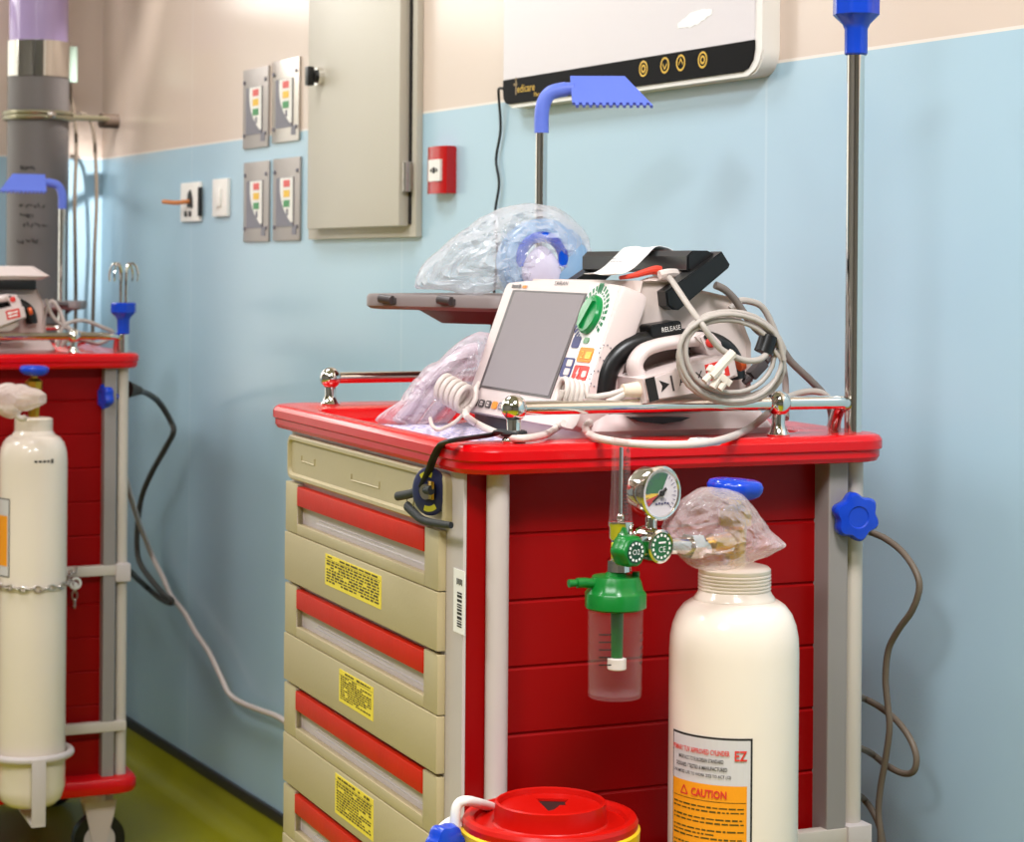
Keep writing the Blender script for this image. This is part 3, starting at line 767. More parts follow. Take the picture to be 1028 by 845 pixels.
# bar-code sticker on the front frame
p0, p1 = cpt(456, 566, 0, -.0412), cpt(466.5, 638, 0, -.0412); m = FRONT(-.0412, p0.y, p1.z); wd, ht = p0.y - p1.y, p0.z - p1.z - .004
b = MB(MC1); b.prism([(0, 0), (wd, 0), (wd, ht), (0, ht)], m, 0, .0006); st = b.build('barcode_sticker', 'paper', cart, smooth=0)
b = MB(MC1); rn = random.Random(4); z = ht * .1
while z < ht * .66:
    h = rn.uniform(.0012, .0034); b.rect(m, wd * .36, wd * .78, z, z + h, .0009); z += h + rn.uniform(.0008, .002)
for k in range(5): b.rect(m, wd * (.3 + .11 * k), wd * (.37 + .11 * k), ht * (.76 + .012 * (k % 2)), ht * .86, .0009)
b.build('bar_code', 'ink', st, smooth=0)

# ================================================================== OXYGEN CYLINDERS
def oxygen_cylinder(fr, ca, cb, label, z0, wheel_z, wheel_tilt, valve_r, lab_rng, lab_z, full):
    base = fr @ Vector((ca, cb, z0))
    t = thing('oxygen_cylinder', label, 'gas cylinder', base, CR)
    m0 = fr @ Matrix.Translation((ca, cb, 0)); RR = .0688
    b = MB(m0)
    b.lathe([(.03, z0), (.05, z0 + .004), (.062, z0 + .016), (RR, z0 + .04), (RR, .896), (.0680, .912), (.0655, .925), (.061, .9365), (.054, .9455), (.0455, .951)], None, 64)
    body = b.build('body', 'cyl', t, smooth=60)
    b = MB(m0); pr = [(.043, .948), (.0435, .9515), (.0425, .954), (.0400, .957), (.0385, .9605)]
    z = .9615
    for k in range(5): pr += [(.0378, z), (.0388, z + .001), (.0388, z + .0022), (.0378, z + .0032)]; z += .0036
    pr += [(.0385, z + .001), (.0385, z + .004), (.036, z + .0065), (.03, z + .008), (.012, z + .0085)]
    b.lathe(pr, None, 48); b.build('neck_collar', 'cyl', t, smooth=40)
    b = MB(m0); b.cyl((0, 0, .98), (0, 0, wheel_z - .03), .011, .013, 16); b.lathe([(.013, wheel_z - .042), (.018, wheel_z - .038), (.018, wheel_z - .022), (.011, wheel_z - .016)], None, 8); b.cyl((0, 0, wheel_z - .02), (0, 0, wheel_z), .007, n=12)
    b.cyl((0, 0, wheel_z - .055), (-.035, -.01, wheel_z - .055), .010, n=14); b.build('valve', 'brass', t)
    b = MB(m0 @ Matrix.Translation((0, 0, wheel_z)) @ Matrix.Rotation(wheel_tilt, 4, 'Y'))
    b.lathe([(.008, -.011), (.02, -.010), (.027, -.006), (.030, -.001), (.0305, .004), (.028, .0085), (.022, .0105), (.012, .0095), (.010, .0075), (.007, .0075), (.006, .0105), (.002, .011)], None, 70, fn=lambda a, r, z: (1 - .06 * (.5 - .5 * math.cos(7 * a)) ** 2) if r > .02 else 1)
    b.build('handwheel', 'blue', t, smooth=50)
    # wrap-round label
    cam = m0.inverted() @ Vector((0, 0, 1.2)); fa = math.atan2(cam.y, cam.x)
    r0 = RR + .0004
    def wrap(x, y, d): return Vector(((r0 + d) * math.cos(fa + x / RR), (r0 + d) * math.sin(fa + x / RR), y))
    x0, x1 = lab_rng[0] * RR, lab_rng[1] * RR
    def P(p): return wrap(p[0], p[1], p[2])
    def patch(b, xa, xb, ya, yb, d):
        n = 14
        for i in range(n):
            q0, q1 = xa + (xb - xa) * i / n, xa + (xb - xa) * (i + 1) / n
            b.face([P((q0, ya, d)), P((q1, ya, d)), P((q1, yb, d)), P((q0, yb, d))])
    zt, zb_ = lab_z; wd = x1 - x0; ht = zt - zb_
    b = MB(m0); patch(b, x0, x1, zb_, zt, .0003); lab = b.build('caution_label', 'ink', body, smooth=0, recalc=False)
    bw = .0022
    b = MB(m0); patch(b, x0 + bw, x1 - bw, zb_ + bw, zt - bw, .0006); b.build('label_ground', 'silverlab', lab, smooth=0, recalc=False)
    hz = zt - ht * .235 if full else zt - ht * .22
    b = MB(m0); patch(b, x0 + bw, x1 - bw * 2.6, zb_ + (.006 if full else ht * .14), hz, .0009); b.build('amber_field', 'caution', lab, smooth=0, recalc=False)
    if full:
        def TM(cx, cz): return lambda p: P((cx + p.x, cz + p.y, .0012 + p.z))
        b = MB(m0); b.text('PRIMARY TUV APPROVED CYLINDER', TM(x0 + wd * .40, zt - ht * .075), h=.0056, w=wd * .72, bold=.02); b.build('red_lettering', 'redprint', lab, smooth=0, recalc=False)
        b = MB(m0); b.text('EZ', TM(x1 - wd * .125, zt - ht * .085), h=.0105, w=wd * .13, bold=.02); b.build('red_lettering', 'redprint', lab, smooth=0, recalc=False)
        b = MB(m0); b.text('CAUTION', TM(x0 + wd * .53, hz - .0095), h=.0085, w=wd * .40, bold=.03); b.build('red_lettering', 'redprint', lab, smooth=0, recalc=False)
        b = MB(m0); q = x0 + wd * .225; zc = hz - .0095
        for a3, c3 in (((-.005, -.0042), (0, .0046)), ((0, .0046), (.005, -.0042)), ((.005, -.0042), (-.005, -.0042))):
            dx, dz = c3[0] - a3[0], c3[1] - a3[1]; l = math.hypot(dx, dz); nx, nz = -dz / l * .0007, dx / l * .0007
            b.face([P((q + a3[0] - nx, zc + a3[1] - nz, .0013)), P((q + c3[0] - nx, zc + c3[1] - nz, .0013)), P((q + c3[0] + nx, zc + c3[1] + nz, .0013)), P((q + a3[0] + nx, zc + a3[1] + nz, .0013))])
        b.build('warning_triangle', 'redprint', lab, smooth=0, recalc=False)
        for k, s in enumerate(('MADE ACC TO EUROPEAN STANDARD', 'DESIGNED / TESTED & MANUFACTURED', 'UNLIMITED LIFE TO WORK SIZE TO ACT (12)')):
            b = MB(m0); b.text(s, TM(x0 + wd * .42, zt - ht * (.117 + .038 * k)), h=.0042, w=wd * (.55 + .08 * k), bold=.015); b.build('black_lettering', 'ink', lab, smooth=0, recalc=False)
        b = MB(m0)
        z = hz - .0175
        patch(b, x0 + bw * 2, x1 - bw * 3, z, z + .0006, .0012)
        for rows in (2, 2, 3, 3, 2, 1, 2, 2, 3):
            hgt = .0042 * rows
            if z - hgt - .006 < zb_ + .012: break
            b.scribble(lambda p: P((p.x, p.y, p.z)), x0 + wd * .05, x1 - wd * .09, z - hgt - .004, z - .004, rows, seed=rows * 7 + int(z * 1e4), fill=1, d=.0012, wl=(.03, .12), th=.42)
            z -= hgt + .0035
        b.build('fine_print', 'olive_ink', lab, smooth=0, recalc=False)
    else:
        b = MB(m0); sx = fa
        for k in range(5): 
            xx = .002 + k * .0085; patch(b, xx, xx + .006, .902 - .0022 * (1 if k < 4 else 2), .902 + .0022 * (1 if k < 4 else 2), -.0016 if False else .0002)
        plabel(b.build('shoulder_stamp', 'ink', body, smooth=0, recalc=False), 'small black stamp on the shoulder')
    return t
c1 = cpt(736, 700, 1, -.147)
oxygen_cylinder(MC1, .215, -.147, 'near cream oxygen cylinder with a black-edged caution label, blue handwheel above', .192, 1.068, R(4), 1, (-1.12, .29), (.8185, .61), True)
oxygen_cylinder(MC2, .232, -.152, 'far cream oxygen cylinder at the left with brass valve and small label', .192, 1.083, R(2), 1, (-1.9, -.72), (.826, .667), False)
# ================================================================== DEFIBRILLATOR (on the cart top)
FE_Y = Vector((.3427, 0, .9394)); FE_Z = Vector((-.9394, 0, .3427))
def defibrillator(fr, label, lid=False, sk=1.0):
    t = thing('defibrillator', label, 'defibrillator', fr @ Vector((.22, .2, 1.097)), CR)
    mf = fr @ basis((.112, .37, 1.125), (0, -1, 0), FE_Y, FE_Z)
    mfi = (MC1 @ basis((.112, .37, 1.125), (0, -1, 0), FE_Y, FE_Z))
    def f2(u, v):
        p = mfi.inverted() @ onplane(u, v, mfi.translation, mfi.to_3x3() @ Vector((0, 0, 1))); return (p.x, p.y)
    N = lambda: MB(fr); NF = lambda: MB(mf)
    # face housing
    poly = [(.008, -.006), (.332, -.006), (.3385, -.001), (.3405, .006), (.3405, .158), (.337, .166)] + \
           [(.332 - .324 * i / 12, .1675 + .0055 * (1 - ((.17 - (.332 - .324 * i / 12)) / .162) ** 2)) for i in range(13)] + [(.003, .166), (-.0005, .158), (-.0005, .006), (.0015, -.001)]
    b = NF(); b.loops([[(x * .985 + .0025, y * .985 + .001, -.034) for x, y in poly], [(x, y, -.028) for x, y in poly], [(x, y, -.004) for x, y in poly], [(x * .99 + .0017, y * .99 + .0008, .0) for x, y in poly]])
    face = b.build('front_housing', 'device', t, smooth=30)
    q = [f2(515.8, 291), f2(590.2, 294.7), f2(552.6, 400), f2(481.8, 388.6)]
    b = NF(); b.prism(q[::-1], I4, .0, .0012); b.build('screen_surround', 'darkframe', face, smooth=0)
    q = [f2(518.2, 293.2), f2(588.2, 296.8), f2(551.3, 397.6), f2(485, 387)]
    b = NF(); b.prism(q[::-1], I4, .0012, .0018); b.build('screen', 'screen', face, smooth=0)
    q = [f2(592.5, 287), f2(621, 289), f2(588, 400), f2(556.5, 400)]
    b = NF(); b.prism(q[::-1], I4, .0, .0006); b.build('control_overlay', 'paper', face, smooth=0)
    # dial
    dx, dy = f2(594.8, 316.5)
    md = mf @ Matrix.Translation((dx, dy, 0))
    b = MB(md); b.lathe([(.0235, .0006), (.0235, .005), (.0215, .0075), (.01, .0085)], None, 40); b.prism([(-.0045, -.0185), (.0045, -.0185), (.0055, .0185), (-.0055, .0185)], Matrix.Rotation(R(-24), 4, 'Z'), .008, .0115, .001)
    b.build('energy_dial', 'greendial', face)
    b = MB(md)
    for i in range(17):
        a = R(-30 + 12.5 * i); 
        for r0, r1 in ((.0265, .029), (.031, .0375)):
            w = R(3.6); b.face([(r * math.cos(a + s), r * math.sin(a + s), .001) for r, s in ((r0, -w), (r1, -w), (r1, w), (r0, w))])
    x, y = f2(604, 288.5); b.rect(Matrix.Translation((x - dx, y - dy, 0)), -.006, .006, -.006, .005, .001)
    b.build('dial_scale_print', mat('dark_green_print', rgb(30, 120, 74), .5), face, smooth=0)
    b = MB(md)
    for i in range(7):
        a = R(183 + 11 * i); w = R(3.6); b.face([(r * math.cos(a + s), r * math.sin(a + s), .001) for r, s in ((.028, -w), (.038, -w), (.038, w), (.028, w))])
    b.build('blue_scale_print', 'navy', face, smooth=0)
    def icon(u0, v0, u1, v1, m, name, hole=None, bev=0):
        x0, y1 = f2((u0 + u1) / 2 - (u1 - u0) / 2, (v0 + v1) / 2); x1, _ = f2((u0 + u1) / 2 + (u1 - u0) / 2, (v0 + v1) / 2)
        _, ya = f2((u0 + u1) / 2, v1); _, yb = f2((u0 + u1) / 2, v0)
        b = NF(); b.prism(rrect(x0, x1, ya, yb, min(.003, (x1 - x0) * .2), 3), I4, .0006, .0016); o = b.build(name, m, face, smooth=0)
        return o, (x0, x1, ya, yb)
    icon(575.5, 338, 583, 349.5, 'navy', 'menu_icon'); icon(586.8, 339, 592, 345, 'green', 'lead_icon')
    o, (x0, x1, y0, y1) = icon(581.5, 349, 595.5, 364, 'orange', 'charge_button')
    b = NF(); b.prism(rrect(x0 + (x1 - x0) * .55, x1 - .002, y0 + .004, y1 - .005, .002, 3), I4, .0016, .0022); b.text('2', Matrix.Translation((x0 + (x1 - x0) * .3, (y0 + y1) / 2, .0016)), h=(y1 - y0) * .5, w=(x1 - x0) * .2); b.build('charge_mark', 'led_y', o, smooth=0)
    o, (x0, x1, y0, y1) = icon(575.5, 367, 590.5, 384, 'redprint', 'shock_button')
    b = NF(); cx, cy, s_ = x0 + (x1 - x0) * .36, (y0 + y1) / 2, (y1 - y0) * .36
    b.prism([(cx + .1 * s_, cy + s_), (cx - .55 * s_, cy - .1 * s_), (cx - .05 * s_, cy - .1 * s_), (cx - .2 * s_, cy - s_), (cx + .55 * s_, cy + .2 * s_), (cx + .05 * s_, cy + .2 * s_)][::-1], I4, .0016, .0024)
    b.prism(rrect(x0 + (x1 - x0) * .66, x1 - .002, y0 + .006, y1 - .006, .002, 3), I4, .0016, .0022); b.build('bolt_mark', 'device', o, smooth=0)
    o, (x0, x1, y0, y1) = icon(565, 359, 575.5, 379, 'navy', 'energy_select_panel')
    b = NF()
    for k in (0, 1): b.prism(rrect(x0 + (x1 - x0) * .38, x1 - .003, y0 + (y1 - y0) * (.1 + .45 * k), y0 + (y1 - y0) * (.45 + .45 * k), .002, 3), I4, .0016, .0022)
    b.build('select_keys', 'device', o, smooth=0)
    for i, (u, v) in enumerate(((477.8, 404), (484.3, 405), (490.8, 406), (497.2, 407), (503.6, 408), (510, 409))):
        o, (x0, x1, y0, y1) = icon(u - 2.6, v - 3.8, u + 2.6, v + 3.8, 'orange' if i == 3 else ('darkframe' if i != 4 else 'insert'), 'soft_key')
        if i != 3:
            b = NF(); b.prism(rrect(x0 + .004, x1 - .004, y0 + .0022, (y0 + y1) / 2 - .0006, .001, 2), I4, .0016, .002); b.prism(rrect(x0 + .004, x1 - .004, (y0 + y1) / 2 + .0006, y1 - .0022, .001, 2), I4, .0016, .002); b.build('key_print', 'device', o, smooth=0)
    b = NF(); x, y = f2(564, 284.5); b.text('SAIRAN', Matrix.Translation((x, y, .0004)), h=.0052, w=.038); b.build('lettering', 'ink', face, smooth=0)
    b = NF(); x, y = f2(519.5, 287.5); b.scribble(Matrix.Translation((x, y, 0)), -.016, .012, -.003, .003, 1, 3, 1, .0009, (.12, .3), .8); b.build('model_print', 'darkframe', face, smooth=0)
    b = NF(); x, y = f2(527, 288); b.rect(Matrix.Translation((x, y, 0)), -.006, .007, -.0018, .0018, .0009); b.build('orange_print_mark', 'orange', face, smooth=0)
    for u, v in ((608, 354), (598.5, 380)):
        p = cpt(u, v, 1, .0285); b = N(); m = SIDE(p.x, .0292, p.z)
        for i in range(10):
            a = 2 * PI * i / 10; b.lathe([(.0009, .0002), (.0009, .0007)], m @ Matrix.Translation((.008 * math.cos(a), .009 * math.sin(a), 0)), 6)
        b.build('dotted_emblem', 'insert', face, smooth=0)
    # body behind the face, feet
    b = N(); sec = [(.152, 1.1), (.336, 1.1), (.342, 1.12), (.342, 1.215), (.318, 1.268), (.225, 1.287), (.20, 1.287)]
    b.loops([[(a_, .05, z) for a_, z in [(x * .97 + .007, z * .97 + .036) for x, z in sec]], [(a_, .044, z) for a_, z in sec], [(a_, .356, z) for a_, z in sec], [(x * .97 + .007, .35, z * .97 + .036) for x, z in sec]])
    body = b.build('rear_housing', 'device2', t, smooth=30)
    b = N(); b.loops([[(x, y, 1.0975) for x, y in rrect(.125, .36, .028, .36, .02)], [(x, y, 1.118) for x, y in rrect(.118, .366, .02, .366, .02)], [(x, y, 1.136) for x, y in rrect(.13, .356, .03, .36, .02)]]); b.build('base_plinth', 'device', t)
    b = N(); b.prism([(p.x, p.z) for p in (cpt(u, v, 1, .0) for u, v in ((640, 420), (650, 424.5), (672, 426.5), (690, 424), (700, 420)))], basis((0, .018, 0), (1, 0, 0), (0, 0, 1), (0, -1, 0)), -.02, .002); b.build('dark_opening', 'black', t, smooth=0)
    b = N(); b.box(.118, .2, .215, .352, 1.0975, 1.122, .004); b.build('rubber_foot', 'black', t)
    # carrying handle
    if not lid:
        arm = [(p.x, p.z) for p in (cpt(u, v, 1, .028) for u, v in ((668.4, 292.6), (712, 262), (725.3, 252.3), (733.4, 265.3), (732, 269), (682, 311.3), (676, 311), (670, 307)))]
        b = N(); mside = basis((0, 0, 0), (1, 0, 0), (0, 0, 1), (0, -1, 0))
        b.prism(arm, mside, -.056, -.028, .002); b.prism(arm, mside, -.336, -.31, .002)
        b.prism([(.255, 1.3), (.262, 1.297), (.29, 1.299), (.3, 1.305), (.2965, 1.316), (.282, 1.3225), (.262, 1.3225), (.255, 1.316)], mside, -.325, -.04, .002)
        b.build('carrying_handle', 'black', t, smooth=30)
    else:
        b = N(); b.loops([[(x, y, 1.268) for x, y in rrect(.14, .335, .02, .36, .02)], [(x, y, 1.276) for x, y in rrect(.14, .352, .012, .365, .02)], [(x, y, 1.297) for x, y in rrect(.15, .32, .03, .35, .02)]]); b.build('top_cover', 'device', t)
        b = N(); b.box(.16, .322, .024, .355, 1.246, 1.268, .003); b.build('cover_gasket', 'black', t)
    # black paddle dock with its latch
    b = N(); b.tube([cpt(u, v, 1, .034) for u, v in ((606, 396), (609, 376), (616, 361), (630, 349), (650, 343), (675, 341), (700, 341), (722, 347), (734, 360), (738, 380))], .0125, 12, 4); b.build('paddle_dock', 'black', t)
    p, q = cpt(654, 337, 1, .022), cpt(684, 324, 1, .022)
    b = N(); ml = SIDE((p.x + q.x) / 2, .022, (p.z + q.z) / 2) @ Matrix.Rotation(R(8), 4, 'Z'); b.prism(rrect(-.02, .02, -.0075, .0075, .004, 3), ml, -.03, .0, .001); la = b.build('release_latch', 'black', t)
    b = N(); b.text('RELEASE', ml @ Matrix.Translation((.006, 0, 0)), h=.0055, w=.024); b.build('lettering', 'white', la, smooth=0)
    return t
dfb = defibrillator(MC1, 'open-faced white defibrillator with grey screen and green dial on near cart')
dfb2 = defibrillator(MC2 @ Matrix.Translation((-.055, 0, 0)), 'white-topped defibrillator standing on the far red cart', True)

# ------------------------------------------------------------------ paddle in the dock
def paddle(fr, label, bold_red=False):
    t = thing('defibrillator_paddle', label, 'paddle', fr @ Vector((.235, 0, 1.15)), CR, None)
    N = lambda: MB(fr); ms = basis((0, 0, 0), (1, 0, 0), (0, 0, 1), (0, -1, 0)); FB = -.036
    P = lambda u, v, b_=FB: (lambda p: (p.x, p.z))(cpt(u, v, 1, b_))
    bar = [P(*q) for q in ((646, 380.5), (649, 405), (700, 394), (742, 377.5), (738, 357.5), (722, 357), (690, 367))]
    b = N(); b.prism(bar, ms, -.034, .036, .003); bd = b.build('body', 'device', t, smooth=30)
    low = [P(*q) for q in ((660, 402), (665, 408), (718, 404), (730, 394), (732, 384))]
    b = N(); b.prism(low, ms, -.03, .022, .002); b.build('electrode_shoe', 'device2', t)
    b = N(); b.tube([cpt(u, v, 1, .006) for u, v in ((640, 378), (637, 366), (645, 353), (660, 346.5), (680, 343), (698, 340.5), (712, 342))], lambda q: .0092 - .0015 * math.sin(PI * q), 14, 5, flat=1.7); b.build('grip', 'device', t, smooth=60)
    hd = [P(u, v, -.012) for u, v in ((699, 338), (706, 333.5), (716, 335), (724, 343), (728, 358), (716, 362), (712, 354), (706, 346))]
    b = N(); b.prism(hd, ms, -.03, .014, .003); h = b.build('button_head', 'device', t)
    m = SIDE(*(lambda p: (p.x, -.0143, p.z))(cpt(713, 343.5, 1, -.0143)))
    b = N(); b.lathe([(.006, 0), (.006, .002), (.0045, .003)], m, 20); plabel(b.build('discharge_button', 'redprint', h), 'small red round button')
    b = N(); b.lathe([(.0025, 0), (.0025, .001)], m @ Matrix.Translation((-.006, .006, 0)), 12); b.build('indicator', 'ink', h, smooth=0)
    def skew(u, v, b_=FB): p = cpt(u, v, 1, b_); return p
    p0, p1 = skew(648, 392), skew(738, 367); ang = math.atan2(p1.z - p0.z, p1.x - p0.x)
    mm = SIDE(p0.x, FB, p0.z) @ Matrix.Rotation(ang, 4, 'Z'); L = math.hypot(p1.x - p0.x, p1.z - p0.z); k = L / 92
    b = N(); b.prism([(1.5 * k, -11 * k), (11 * k, -11 * k), (11 * k, 10 * k), (1.5 * k, 10 * k)], mm, 0, .0008); b.build('contact_strip', 'ink', bd, smooth=0)
    b = N(); b.prism([(15 * k, -5 * k), (24 * k, 0), (15 * k, 5.5 * k), (17 * k, 0)], mm, 0, .0006); b.build('arrow_mark', 'ink', bd, smooth=0)
    b = N(); b.rect(mm, 26 * k, 28 * k, -7 * k, 7 * k); b.build('side_print', 'darkframe', bd, smooth=0)
    if not bold_red:
        b = N(); b.text('APEX', mm @ Matrix.Translation((46 * k, 0, 0)), h=8 * k, w=25 * k); b.build('lettering', 'ink', bd, smooth=0)
    b = N(); b.prism([(62 * k, -7 * k), (85 * k, -7 * k), (85 * k, 8 * k), (62 * k, 8 * k)], mm, 0, .0006); rd = b.build('warning_label', 'redprint', bd, smooth=0)
    b = N(); b.scribble(mm, 65 * k, 82 * k, -5 * k, 6 * k, 2, 5, 1, .0009, (.2, .4), .6); b.build('warning_print', 'paper', rd, smooth=0)
    b = N(); p = cpt(741, 366, 1, -.02); b.cyl(p, p + Vector((.006, 0, .002)), .008, n=14); plabel(b.build('orange_cap', mat('orange_cap', rgb(220, 90, 30), .4), t), 'small orange end cap')
    b = N(); e = cpt(643, 391, 1, -.02); s_ = cpt(625, 392, 1, -.02); b.cyl(s_, e, .007, .0095, 14); b.cyl(e, cpt(650, 390, 1, -.02), .0115, .0115, 14); b.build('cable_plug', mat('cream_plug', rgb(228, 210, 186), .4), t)
    return t
paddle(MC1, 'white paddle with black arrow and red label docked on near defibrillator')
paddle(MC2 @ Matrix.Translation((-.045, 0, .008)), 'white paddle with red label on the far cart\'s defibrillator', True)

# ------------------------------------------------------------------ cables and cords about the defibrillator
def path(fr, pts, default):
    out = []
    for p in pts:
        u, v = p[0], p[1]; k = p[2] if len(p) > 2 else default
        out.append(cpt(u, v, 2, k[1], MC1) if isinstance(k, tuple) else cpt(u, v, 1, k, MC1))
    return out
def cable(pts, default, r, m, label, cat='cable', name='cable', fr=MC1, sm=6):
    b = MB(fr); b.tube(path(fr, pts, default), r, 10, sm); return tag(b.build(name, m, smooth=60), label, cat)
Z = lambda z: ('z', z)
# big grey coil hung over the paddle
b = MB(MC1); pts = []
for i in range(4 * 28 + 1):
    a = 2 * PI * i / 28; k = i / 28
    rx, ry = (54, 50, 44, 52)[int(k) % 4] + 1.5 * math.sin(3 * a + k), (47, 43, 38, 45)[int(k) % 4] + 1.2 * math.cos(2 * a)
    cx, cy = 733 + 1.5 * math.sin(k * 2.1), 358 + 1.3 * math.cos(k * 1.7)
    pts.append(cpt(cx + rx * math.cos(a), cy + ry * math.sin(a) + 8 * math.cos(a) * .3, 1, -.05 - .004 * k))
b.tube(pts, .0028, 8)
tag(b.build('coiled_cable', 'cable', smooth=60), 'grey cable wound in a big round coil hanging on the near defibrillator', 'cable')
t = thing('cable_strap', 'black hook strap binding the big grey cable coil', 'strap', MC1 @ cpt(769, 346, 1, -.055), CR)
b = MB(MC1); d = cpt(772, 337, 1, -.058) - cpt(766, 354, 1, -.058)
b.tube([cpt(766, 354, 1, -.058), cpt(769, 346, 1, -.058), cpt(772, 337, 1, -.058)], .0105, 16, 4, flat=1.1); b.build('band', 'black', t)
cable([(672, 279, .06), (676, 284, .02), (690, 305, -.03), (705, 326, -.066), (722, 349, -.07), (745, 361, -.07), (762, 361, -.07), (770, 354, -.064), (772, 346, -.06)], -.06, .0036, 'cable', 'grey cable slanting from the black handle down to the coil strap')
cable([(718, 286), (728, 291), (738, 301), (748, 316), (760, 331), (775, 341), (786, 352), (795, 364), (815, 383), (829, 399), (835, 416), (834, 429, .03)], .03, .0046, mat('dark_grey_cable', rgb(116, 106, 100), .5), 'dark grey cable curving from behind the handle past the rail end')
cable([(733, 310), (740, 303), (750, 302), (765, 308), (776, 328), (783, 350), (788, 378), (789, 400), (789, 420, .03)], .05, .004, 'cable', 'grey cable arching over behind the coil to the cart top')
cable([(772, 408, .0), (785, 402, -.0), (798, 396), (812, 393), (824, 394), (832, 400), (836, 410)], .02, .004, 'cable', 'short grey cable loop at the right end of the rail')
cable([(592, 424, .03), (588, 429, -.005), (592, 436, Z(1.118)), (606, 441, Z(1.117)), (640, 445.5, Z(1.117)), (690, 446, Z(1.117)), (722, 442, Z(1.117)), (748, 432.5, Z(1.117)), (764, 421, .0), (775, 411, .01)], -.03, .0043, 'cable_w', 'thick ivory cable lying along the front rim of the near cart')
cable([(470, 410, .33), (468, 417, Z(1.13)), (480, 426, Z(1.118)), (500, 435, Z(1.118)), (520, 440, Z(1.118)), (545, 437, Z(1.118)), (558, 430, Z(1.118)), (566, 425, .06)], .2, .0042, 'cable_w', 'ivory cable looping in front of the screen to the chrome post')
def coil_cord(p0, p1, Rr, turns, r, label, tail0=(), tail1=()):
    a = axis_frame(p0, p1 - p0); L = (p1 - p0).length; pts = [Vector(p) for p in tail0]
    for i in range(turns * 16 + 1):
        q = i / (turns * 16); an = 2 * PI * i / 16
        pts.append(a @ Vector((Rr * math.cos(an), Rr * math.sin(an), L * q)))
    pts += [Vector(p) for p in tail1]
    b = MB(MC1); b.tube(pts, r, 9); return tag(b.build('spiral_cable', 'cable_w', smooth=60), label, 'cord')
coil_cord(cpt(444, 388, 1, .35), cpt(469, 402, 1, .315), .0158, 5, .0036, 'thick ivory coiled cord left of the grey screen', tail1=[cpt(478, 390, 1, .335), cpt(484, 380, 1, .37), cpt(490, 374, 1, .385)])
coil_cord(cpt(585, 397, 1, -.004), cpt(561, 391, 1, .0), .0135, 5, .0031, 'ivory coiled cord in front of the defibrillator leading to the paddle', tail0=[cpt(628, 391, 1, -.02), cpt(612, 396, 1, -.02), cpt(598, 398, 1, -.015)])
cable([(580, 410, .0), (596, 409), (612, 403), (628, 394)], -.02, .0042, 'cable_w', 'ivory cable running just above the rail into the paddle plug')
# ECG leads heaped under the handle
lead = thing('lead_bundle', 'bundle of white lead wires with a red clip under the black handle', 'cable', MC1 @ cpt(660, 278, 1, .1), CR)
for k, pts in enumerate((((640, 286), (652, 281), (668, 279), (688, 277)), ((645, 288), (660, 283), (676, 284), (692, 281)), ((662, 276), (672, 274), (684, 275), (694, 279)), ((648, 285), (664, 287), (680, 286), (690, 283)))):
    b = MB(MC1); b.tube([cpt(u, v, 1, .09 - .012 * k) for u, v in pts], .0034 if k != 2 else .0052, 8, 5); b.build('lead_wire', 'cable_w', lead)
b = MB(MC1); b.tube([cpt(u, v, 1, .085) for u, v in ((622, 279), (636, 276.5), (650, 272.5), (658, 271), (662, 272))], lambda q: .0022 + .0042 * q, 10, 4); plabel(b.build('lead_clip', mat('tomato_clip', rgb(206, 60, 40), .4), lead), 'red lead clip')
# printer paper draped over the handle
b = MB(MC1); pp = [(.318, 1.285), (.308, 1.305), (.300, 1.3205), (.285, 1.3262), (.262, 1.3262), (.238, 1.314), (.212, 1.301), (.188, 1.2945), (.172, 1.2945)]
n_ = len(pp); pp3 = spline([(a_, -.085 * max(0, (.29 - a_) / .1), z) for a_, z in pp], 4)
b.loops([[(p.x, p.y + y, p.z + .001 * math.sin(y * 90)) for y in (.158, .178, .2, .222, .243)] for p in pp3], False, False, closed=False)
t = tag(b.build('paper_sheet', 'paper', solid=.0008), 'white printer paper draped over the black handle', 'paper')
b = MB(MC1); m = basis((.226, .15, 1.3105), Vector((0, -1, 0)), Vector((.70, .6, .37)).normalized(), Vector((-.46, 0, .875)).normalized())
b.scribble(m, -.03, .03, -.012, .008, 2, 8, .8, .0012, (.05, .1), .22); b.build('faint_print', 'insert', t, smooth=0)
b = MB(MC1); p, q = cpt(752, 379, 1, .03), cpt(768, 362, 1, .03); d = q - p
b.box(-.007, .007, -.006, .006, -.012, .012, .002, m=axis_frame((p + q) / 2, d)); b.cyl(p - d * .3, p, .004, .006, 10); b.cyl(q, q + d * .3, .006, .0045, 10)
tag(b.build('cable_connector', 'darkframe'), 'dark grey cable connector behind the big coil', 'connector')
t = thing('cable_clip', 'cream plastic clip gripping the lower part of the big coil', 'clip', MC1 @ cpt(715, 378, 1, -.07), CR)
b = MB(MC1)
b.tube([cpt(736, 354, 1, -.075), cpt(724, 367, 1, -.075), (cpt(714, 378, 1, -.075))], .0058, 8, 3)
for (u0, v0), (u1, v1) in (((718, 371), (707, 383)), ((723, 376), (715, 389)), ((729, 381), (722, 391))): b.tube([cpt(u0, v0, 1, -.074), cpt(u1, v1, 1, -.074)], .0042, 8)
b.box(-.016, .016, -.004, .004, -.004, .004, .001, m=axis_frame(cpt(722, 377, 1, -.074), cpt(730, 384, 1, -.074) - cpt(714, 371, 1, -.074)) @ Matrix.Rotation(PI / 2, 4, 'Y')); b.build('jaws', mat('cream_clip', rgb(222, 208, 194), .4), t)
